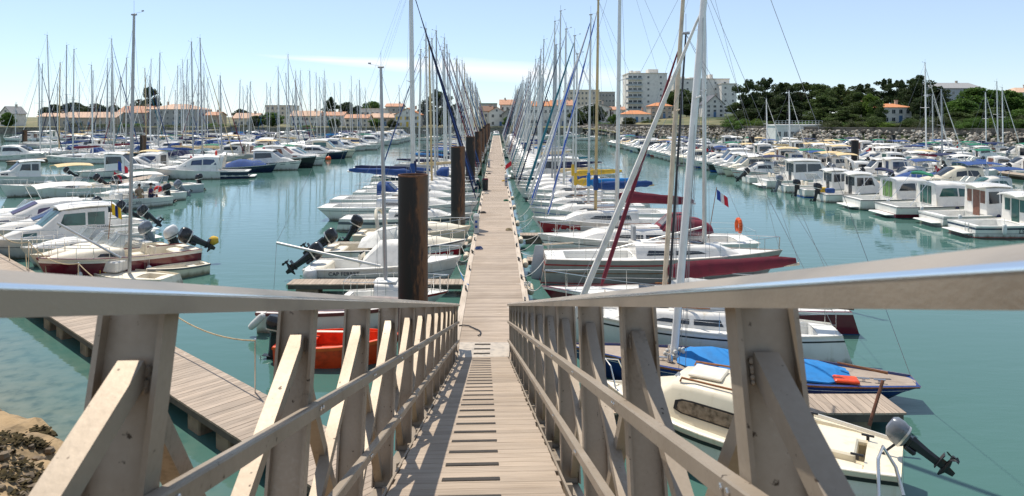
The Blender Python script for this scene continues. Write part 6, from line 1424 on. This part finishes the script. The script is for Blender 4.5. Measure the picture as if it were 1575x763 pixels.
# low white quay building with a railed roof terrace
r = house('long low white building with railed roof terrace on the rock shore', 1193, 1265, 192, 194, 176, PLASTER, PLASTER, 'flat', cols=7, rows=1, chim=0, zb=1.6, depth=6, name='quay_building', cat='building', door=False)
hw = (1265-1193)/F*176/2; zt = r.children[0].dimensions.z if False else ZA(194, 176)-r.location.z+.4
mb = MB()
for k in range(15): x = -hw+2*hw*k/14; mb.box((x, .1, zt+.5), (.07, .07, 1.0))
for z in (.5, 1.0): mb.box((0, .1, zt+z), (2*hw, .06, .06))
part('terrace_railing', mb.mesh('r', 0), SHW, r)
# white tower block with balconies on one side
def tower(label, x0, x1, yt, Y, xs, floors, dep, steps=()):
    zb = 3.0; wd = (x1-x0)/F*Y; xc = XA((x0+x1)/2, Y); h = ZA(yt, Y)-zb; r = thing('apartment_block', label, 'apartment block', (xc, Y, zb)); hw = wd/2
    mb = MB(); mb.box((0, dep/2, h/2-1), (wd, dep, h+2)); part('wall', mb.mesh('wall', 0), PLASTER, r)
    mb = MB(); mb.box((0, dep/2, h+.25), (wd+.5, dep+.5, .5)); part('parapet', mb.mesh('p', 0), PLC, r)
    for (fx, w2, hh) in steps: mb = MB(); mb.box((-hw+wd*fx, dep/2, h+.5+hh/2), (w2, dep*.4, hh)); part('roof_house', mb.mesh('rh', 0), PLASTER, r)
    fh = h/floors; bx0, bx1 = -hw-1.4, -hw+wd*xs
    for k in range(floors):
        z = h-fh*(k+1)+.1
        if xs:
            mb = MB(); mb.box(((bx0+bx1)/2, -.7, z), (bx1-bx0, 1.7, .18)); b_ = part('balcony', mb.mesh('b', 0), PLASTER, r)
            mb = MB(); mb.box(((bx0+bx1)/2, -1.52, z+.6), (bx1-bx0, .05, .9)); part('balustrade', mb.mesh('bal', 0), pmat('balustrade_glass', (.35, .4, .42), .2), b_)
            for i in range(3): win(r, lerp(-hw, bx1, (i+.5)/3), 0, z+1.35, 2.2, 2.0, SHW)
        nx = max(2, int((wd*(1-xs))/5.5))
        for i in range(nx): win(r, lerp(-hw+wd*xs, hw, (i+.5)/nx), 0, z+1.5, 1.2, 1.3, SHW)
    return r
tower('tall white apartment tower with stacked balconies on its corner', 966, 1026, 113.5, 400, .36, 8, 20, ((.7, 6, 2.6), (.3, 3, 1.6), (.15, 1.5, 1.8)))
tower('broad white apartment block with many small windows beside the tower', 1036, 1122, 122, 410, 0, 7, 18, ((.05, 3, 2), (.2, 3, 1.4), (.72, 2, 2.8), (.4, 5, 1)))
tower('lower end wing of the broad white apartment block', 1110, 1133, 129.5, 402, 0, 6, 14)

# ------------------------------------------------------------------ trees
def leafmat(name, c, var=.35):
    m, t, b = nt(name); L = t.links; at = N(t, 'ShaderNodeAttribute', attribute_name='tint'); oi = N(t, 'ShaderNodeObjectInfo')
    d = tuple(x*(1-var) for x in c); l = tuple(x*(1+var*1.1) for x in c); L.new(ramp(t, at.outputs['Fac'], [(0, d), (.6, c), (1, l)]), b.inputs['Base Color'])
    b.inputs['Roughness'].default_value = .65; b.inputs['Specular IOR Level'].default_value = .25
    tr = N(t, 'ShaderNodeBsdfTranslucent'); L.new(b.inputs['Base Color'].links[0].from_socket, tr.inputs[0]); ms = N(t, 'ShaderNodeMixShader'); ms.inputs[0].default_value = .38; L.new(b.outputs[0], ms.inputs[1]); L.new(tr.outputs[0], ms.inputs[2]); L.new(ms.outputs[0], t.nodes['Material Output'].inputs[0])
    return m
LF = {'dark': leafmat('foliage_cypress', (.05, .076, .027)), 'pine': leafmat('foliage_pine', (.08, .118, .034)), 'green': leafmat('foliage_green', (.095, .175, .034)), 'bright': leafmat('foliage_bright', (.13, .2, .035)), 'olive': leafmat('foliage_olive', (.09, .105, .045))}
BARK = pmat('bark', (.13, .09, .065), .9, var=.3, scale=3)
def crown_mesh(style, seed):
    rn = random.Random(seed); mb = MB(); tint = []; clumps = []
    if style == 'cypress':       # wind-combed layered shelves
        for k in range(46):
            h = rn.uniform(.1, 1.0); a = rn.uniform(0, 6.28); rr = rn.uniform(.05, .5)*(1.12-.5*abs(h-.5)*2); clumps.append((V((rr*cos(a), rr*sin(a), h)), rn.uniform(.12, .2), .5))
        clumps += [(V((rn.uniform(-.12, .12), rn.uniform(-.12, .12), rn.uniform(.9, 1.06))), .07, 1.2) for k in range(5)]
    elif style == 'pine':         # umbrella top on bare limbs
        for k in range(26):
            a = rn.uniform(0, 6.28); rr = .52*rn.random()**.6; clumps.append((V((rr*cos(a), rr*sin(a), .78+.2*(1-rr*1.4)+rn.uniform(-.06, .06))), rn.uniform(.1, .17), .5))
    elif style == 'round':
        for k in range(46):
            a = rn.uniform(0, 6.28); b = rn.uniform(-1.3, 1.5); rr = rn.uniform(.2, .45); clumps.append((V((rr*cos(a)*cos(b), rr*sin(a)*cos(b), .53+.42*sin(b)*rn.uniform(.6, 1))), rn.uniform(.12, .2), .75))
    else:                         # bush / hedge clump, foliage to the ground
        for k in range(30):
            a = rn.uniform(0, 6.28); rr = .46*rn.random()**.5; clumps.append((V((rr*cos(a), rr*sin(a), rn.uniform(.1, .85)*(1.1-rr))), rn.uniform(.13, .22), .8))
    for c, r, fl in clumps:
        ct = rn.uniform(.1, .75)
        for i in range(190 if style != 'bush' else 120):
            d = V((rn.gauss(0, 1), rn.gauss(0, 1), rn.gauss(0, 1))).normalized()*r*rn.random()**.4; d.z *= fl; p = c+d; s_ = rn.uniform(.016, .036)*(1.2 if style == 'round' else 1)
            u = V((rn.gauss(0, 1), rn.gauss(0, 1), rn.gauss(0, .6))).normalized(); v = u.cross(V((rn.gauss(0, 1), rn.gauss(0, 1), rn.gauss(0, 1)))).normalized()
            mb.add([p-u*s_-v*s_*.3, p-v*s_*.6, p+u*s_, p+v*s_*.6], [(0, 1, 2, 3)]); tint.append(min(1, max(0, ct+rn.gauss(0, .16))))
    return mb.mesh('crown', 0, tint), clumps
def trunk_mesh(style, seed, clumps):
    rn = random.Random(seed); mb = MB(); top = .62 if style != 'pine' else .7
    mb.tube([(0, 0, -.05), (.015, .0, .2), (.01, .02, top*.7), (.0, .0, top)], [.035, .026, .02, .012], 7)
    for c, r, fl in rn.sample(clumps, 11):
        z0 = rn.uniform(.25, top*.95); mb.tube([(0.01, .005, z0), tuple(V((0, 0, z0)).lerp(c, .5)+V((0, 0, -.02))), tuple(c)], [.014, .009, .004], 5)
    return mb.mesh('trunk', 40)
def tree(label, px, ytop, Y, wpx, style, leaf, ybase=None, group=None, zb=None, name=None):
    base = groundz(XA(px, Y), Y)-.15; h = ZA(ytop, Y)-base; wd = wpx/F*Y; k = (style, rw.randrange(4))
    cm, cl = cached(('crown',)+k, lambda: crown_mesh(k[0], k[1]*13+len(k[0])))
    nm = name or {'cypress': 'cypress_tree', 'pine': 'pine_tree', 'round': 'tree', 'bush': 'shrub'}[style]
    r = thing(nm, label, 'shrub' if style == 'bush' else 'tree', (XA(px, Y), Y, base), rw.uniform(0, 6.28), group)
    o = part('crown', cm, LF[leaf], r); o.scale = (wd/1.15, wd/1.15, h)
    if style != 'bush': o = part('trunk', cached(('trunk',)+k, lambda: trunk_mesh(style, k[1], cl)), BARK, r); o.scale = (h*.8, h*.8, h)
    return r
TR = [ # label, px, top y, Y, width px, style, leaf
 ('wide dark pine on the far left skyline behind the long terracotta roof', 82, 161, 345, 46, 'round', 'dark'), ('second rounded dark tree on the skyline behind the long terracotta roof', 112, 158, 350, 52, 'round', 'dark'), ('third rounded dark tree of the skyline clump, before the guesthouse', 146, 160, 345, 48, 'round', 'dark'), ('fourth rounded dark tree of the skyline clump, touching the guesthouse roof', 176, 162, 350, 40, 'round', 'dark'),
 ('dark cypress rising above the guesthouse wing roof', 228, 139, 305, 46, 'cypress', 'dark'), ('round green tree in front of the grey zinc-roofed house', 12, 173, 270, 26, 'round', 'green'), ('dark tree peeping over the low cottage roofs', 372, 168, 330, 34, 'round', 'dark'),
 ('bushy green tree in front of the cream flat-roofed block', 418, 173, 272, 46, 'round', 'green'), ('low dark-green tree behind the masts beside the cream block', 395, 178, 270, 30, 'round', 'pine'), ('dark cypress between the salmon row house and the cream block', 508, 154, 320, 32, 'cypress', 'dark'), ('rounded dark tree leaning over the white house roofs', 532, 157, 330, 40, 'round', 'dark'), ('dark round tree behind the white modern house', 553, 163, 330, 40, 'round', 'dark'),
 ('light green tree on the skyline over the white modern house', 572, 156, 330, 38, 'round', 'green'), ('garden tree in front of the beige brown-tiled house', 578, 183, 262, 30, 'round', 'green'), ('small garden tree beside the stepped terracotta roofs', 515, 182, 262, 26, 'round', 'pine'), ('garden tree at the foot of the yellow-shuttered house', 603, 184, 262, 22, 'round', 'olive'),
 ('big dark cypress standing behind the tall near masts', 674, 144, 285, 58, 'cypress', 'dark'), ('dark lower cypress leaning against the big one', 655, 160, 288, 40, 'cypress', 'dark'), ('dark tree filling the gap before the brown-roofed house', 704, 160, 300, 44, 'round', 'dark'), ('low tree right of the big dark cypress', 690, 176, 268, 30, 'round', 'pine'),
 ('small round tree by the slate porch house', 780, 179, 262, 18, 'round', 'green'), ('dark garden tree below the white grey-gabled house', 912, 161, 280, 46, 'round', 'dark'), ('smaller dark garden tree beside the orange terrace house', 888, 168, 275, 34, 'round', 'pine'), ('dark shrubby tree behind the sunny-side masts on the bank', 900, 176, 262, 40, 'round', 'dark'), ('light tree on the grassy bank before the bungalow', 944, 176, 258, 22, 'round', 'green'),
 ('olive tree before the orange bungalow', 968, 181, 255, 26, 'round', 'olive'), ('dark tree between the white tower and the broad block', 1044, 137, 340, 56, 'round', 'pine'), ('dark round tree below the broad apartment block', 1068, 146, 330, 46, 'round', 'dark'), ('low dark tree between the stone villa and gothic villa', 1056, 160, 275, 44, 'round', 'dark'), ('dark tree beside the gothic villa roof', 1132, 158, 262, 36, 'round', 'pine'),
 ('tall wind-combed cypress at the start of the wood', 1152, 130, 222, 62, 'cypress', 'dark'), ('spreading cypress behind the first tall one', 1180, 127, 232, 66, 'cypress', 'dark'), ('third cypress of the wood, above the quay building', 1207, 131, 222, 60, 'cypress', 'dark'), ('lighter pine behind the quay building', 1233, 130, 232, 54, 'pine', 'pine'), ('round-headed pine above the railed terrace', 1262, 129, 226, 56, 'round', 'pine'), ('dense pine at the middle of the wood', 1290, 136, 205, 64, 'cypress', 'pine'), ('low dark pine in front of the middle of the wood', 1266, 148, 196, 62, 'cypress', 'pine'), ('dark pine in front of the half-hidden cottage', 1316, 146, 192, 54, 'cypress', 'pine'),
 ('flat-topped cypress behind the cottage roof', 1330, 134, 232, 64, 'cypress', 'dark'), ('spiky cypress rising behind the white villa', 1365, 127, 226, 52, 'cypress', 'dark'), ('second spiky cypress behind the white villa', 1385, 128, 228, 44, 'cypress', 'dark'), ('bright green young tree left of the white villa', 1340, 145, 188, 36, 'round', 'bright'), ('dark small pine touching the white villa wall', 1350, 157, 178, 30, 'cypress', 'pine'), ('tallest dark cypress right of the white villa', 1413, 123, 205, 66, 'cypress', 'dark'), ('broad dark cypress below the grey-roofed hall', 1440, 136, 200, 58, 'cypress', 'dark'), ('dark cypress trunk group at the wall below the hall', 1422, 152, 186, 56, 'cypress', 'dark'),
 ('wide green oak-like tree under the grey-roofed hall', 1478, 152, 186, 66, 'round', 'green'), ('large bright green tree at the right of the hall', 1505, 135, 196, 74, 'round', 'green'), ('green tree with rounded crown at the far end of the wood', 1548, 139, 192, 62, 'round', 'green'), ('green tree on the photo edge behind masts', 1585, 150, 188, 56, 'round', 'green'), ('low green tree overhanging the wall at the far end', 1530, 166, 172, 66, 'round', 'pine'), ('second low green tree overhanging the wall', 1572, 168, 168, 60, 'round', 'green'), ('low green tree before the hall at the wall edge', 1470, 172, 176, 62, 'round', 'pine'),
 ('dark pine closing the gap behind the middle wood', 1305, 140, 240, 70, 'round', 'dark'), ('dark pine closing the gap behind the first cypresses', 1225, 142, 245, 80, 'round', 'dark'), ('dark pine behind the tallest cypress', 1395, 138, 245, 60, 'round', 'dark'), ('dark pine under the first tall cypress, by the wall', 1165, 158, 212, 56, 'cypress', 'dark'), ('dark pine over the terrace building roof', 1212, 162, 206, 58, 'round', 'dark'), ('dark low pine to the left of the cottage', 1296, 168, 186, 56, 'cypress', 'pine'),
]
for (lab, px, yt, Y, wpx, st_, lf) in TR: tree(lab, px, yt, Y, wpx, st_, lf, zb=2.4 if Y > 250 else 3.6)
SH = [('bright yellow-green shrub before the gothic villa', 1148, 178, 246, 30, 'bright'), ('green clipped shrub at the stone wall', 1118, 184, 246, 34, 'green'), ('pale green shrub beside the clipped one', 1095, 184, 248, 24, 'olive'), ('bright hedge shrub below the white villa', 1372, 188, 170, 44, 'bright'), ('second bright hedge shrub below the white villa', 1340, 190, 172, 46, 'green'), ('third hedge shrub by the villa wall', 1310, 190, 174, 40, 'bright'), ('fourth dark hedge shrub near the quay building', 1284, 190, 176, 36, 'pine'), ('hedge shrub at the foot of the tallest cypress', 1404, 190, 168, 40, 'green'),
      ('dense shrub under the wall trees, before the hall', 1462, 190, 166, 56, 'green'), ('dense shrub under the overhanging trees', 1506, 188, 164, 60, 'green'), ('dense shrub at the photo edge under trees', 1556, 188, 160, 66, 'pine'), ('yellow-flowering shrub on the quay before the long terracotta roof', 118, 186, 268, 26, 'olive'), ('green shrub in front of the guesthouse', 205, 188, 266, 40, 'green'), ('dark hedge shrub before the long low house', 160, 189, 266, 50, 'pine'), ('green hedge shrub before the guesthouse front', 262, 190, 268, 44, 'pine'), ('green shrub on the quay beyond the guesthouse', 330, 188, 268, 40, 'green'), ('garden shrub before the low cottage', 372, 190, 266, 40, 'olive'), ('low shrub before the salmon row house', 470, 191, 266, 36, 'green'),
      ('olive shrub on the bank at the pontoon end', 765, 193, 262, 26, 'olive'), ('second olive shrub on the bank at the pontoon end', 745, 193, 262, 24, 'olive'), ('green shrub on the bank right of the pontoon end', 790, 192, 262, 26, 'green'), ('dark shrub before the bungalow', 1000, 181, 255, 34, 'pine'), ('green shrub on the dry bank', 925, 185, 256, 36, 'green')]
for (lab, px, yt, Y, wpx, lf) in SH: tree(lab, px, yt, Y, wpx, 'bush', lf, zb=2.2 if Y > 250 else 2.9)
# undergrowth that closes the foot of the wood
UG = [(1140, 172, 226), (1168, 176, 216), (1195, 176, 214), (1222, 174, 212), (1250, 176, 206), (1278, 178, 200), (1300, 180, 188), (1326, 178, 186), (1416, 174, 182), (1436, 176, 178), (1456, 178, 174), (1490, 178, 170), (1524, 180, 166), (1546, 178, 164), (1580, 178, 160), (1440, 188, 168), (1478, 190, 164), (1534, 190, 160), (1582, 192, 156), (1238, 186, 190), (1278, 184, 190)]
for k, (px, yt, Y) in enumerate(UG): tree(f'dense dark undergrowth shrub at the foot of the wood, {nth(k+1)} from the gothic villa', px, yt, Y, 50, 'bush', rw.choice(['dark', 'pine', 'dark', 'green']), group='undergrowth shrubs below the wood', zb=2.9)

hk = 0
for px in range(1110, 1620, 17):
    if 1185 < px < 1268: continue
    a = (px-CX)/F; p = min(rq, key=lambda q: abs(q.x/q.y-a)); Y = p.y+rw.uniform(2.0, 4.5); hk += 1
    gz = groundz(a*Y, Y); tree(f'low shrub rooted just behind the retaining wall, {nth(hk)} counted from the gothic villa', px, HY-(gz+rw.uniform(1.5, 3.4)-ZC)*F/Y, Y, rw.uniform(30, 46), 'bush', rw.choice(['green', 'pine', 'bright', 'green', 'olive']), group='hedge shrubs behind the retaining wall')
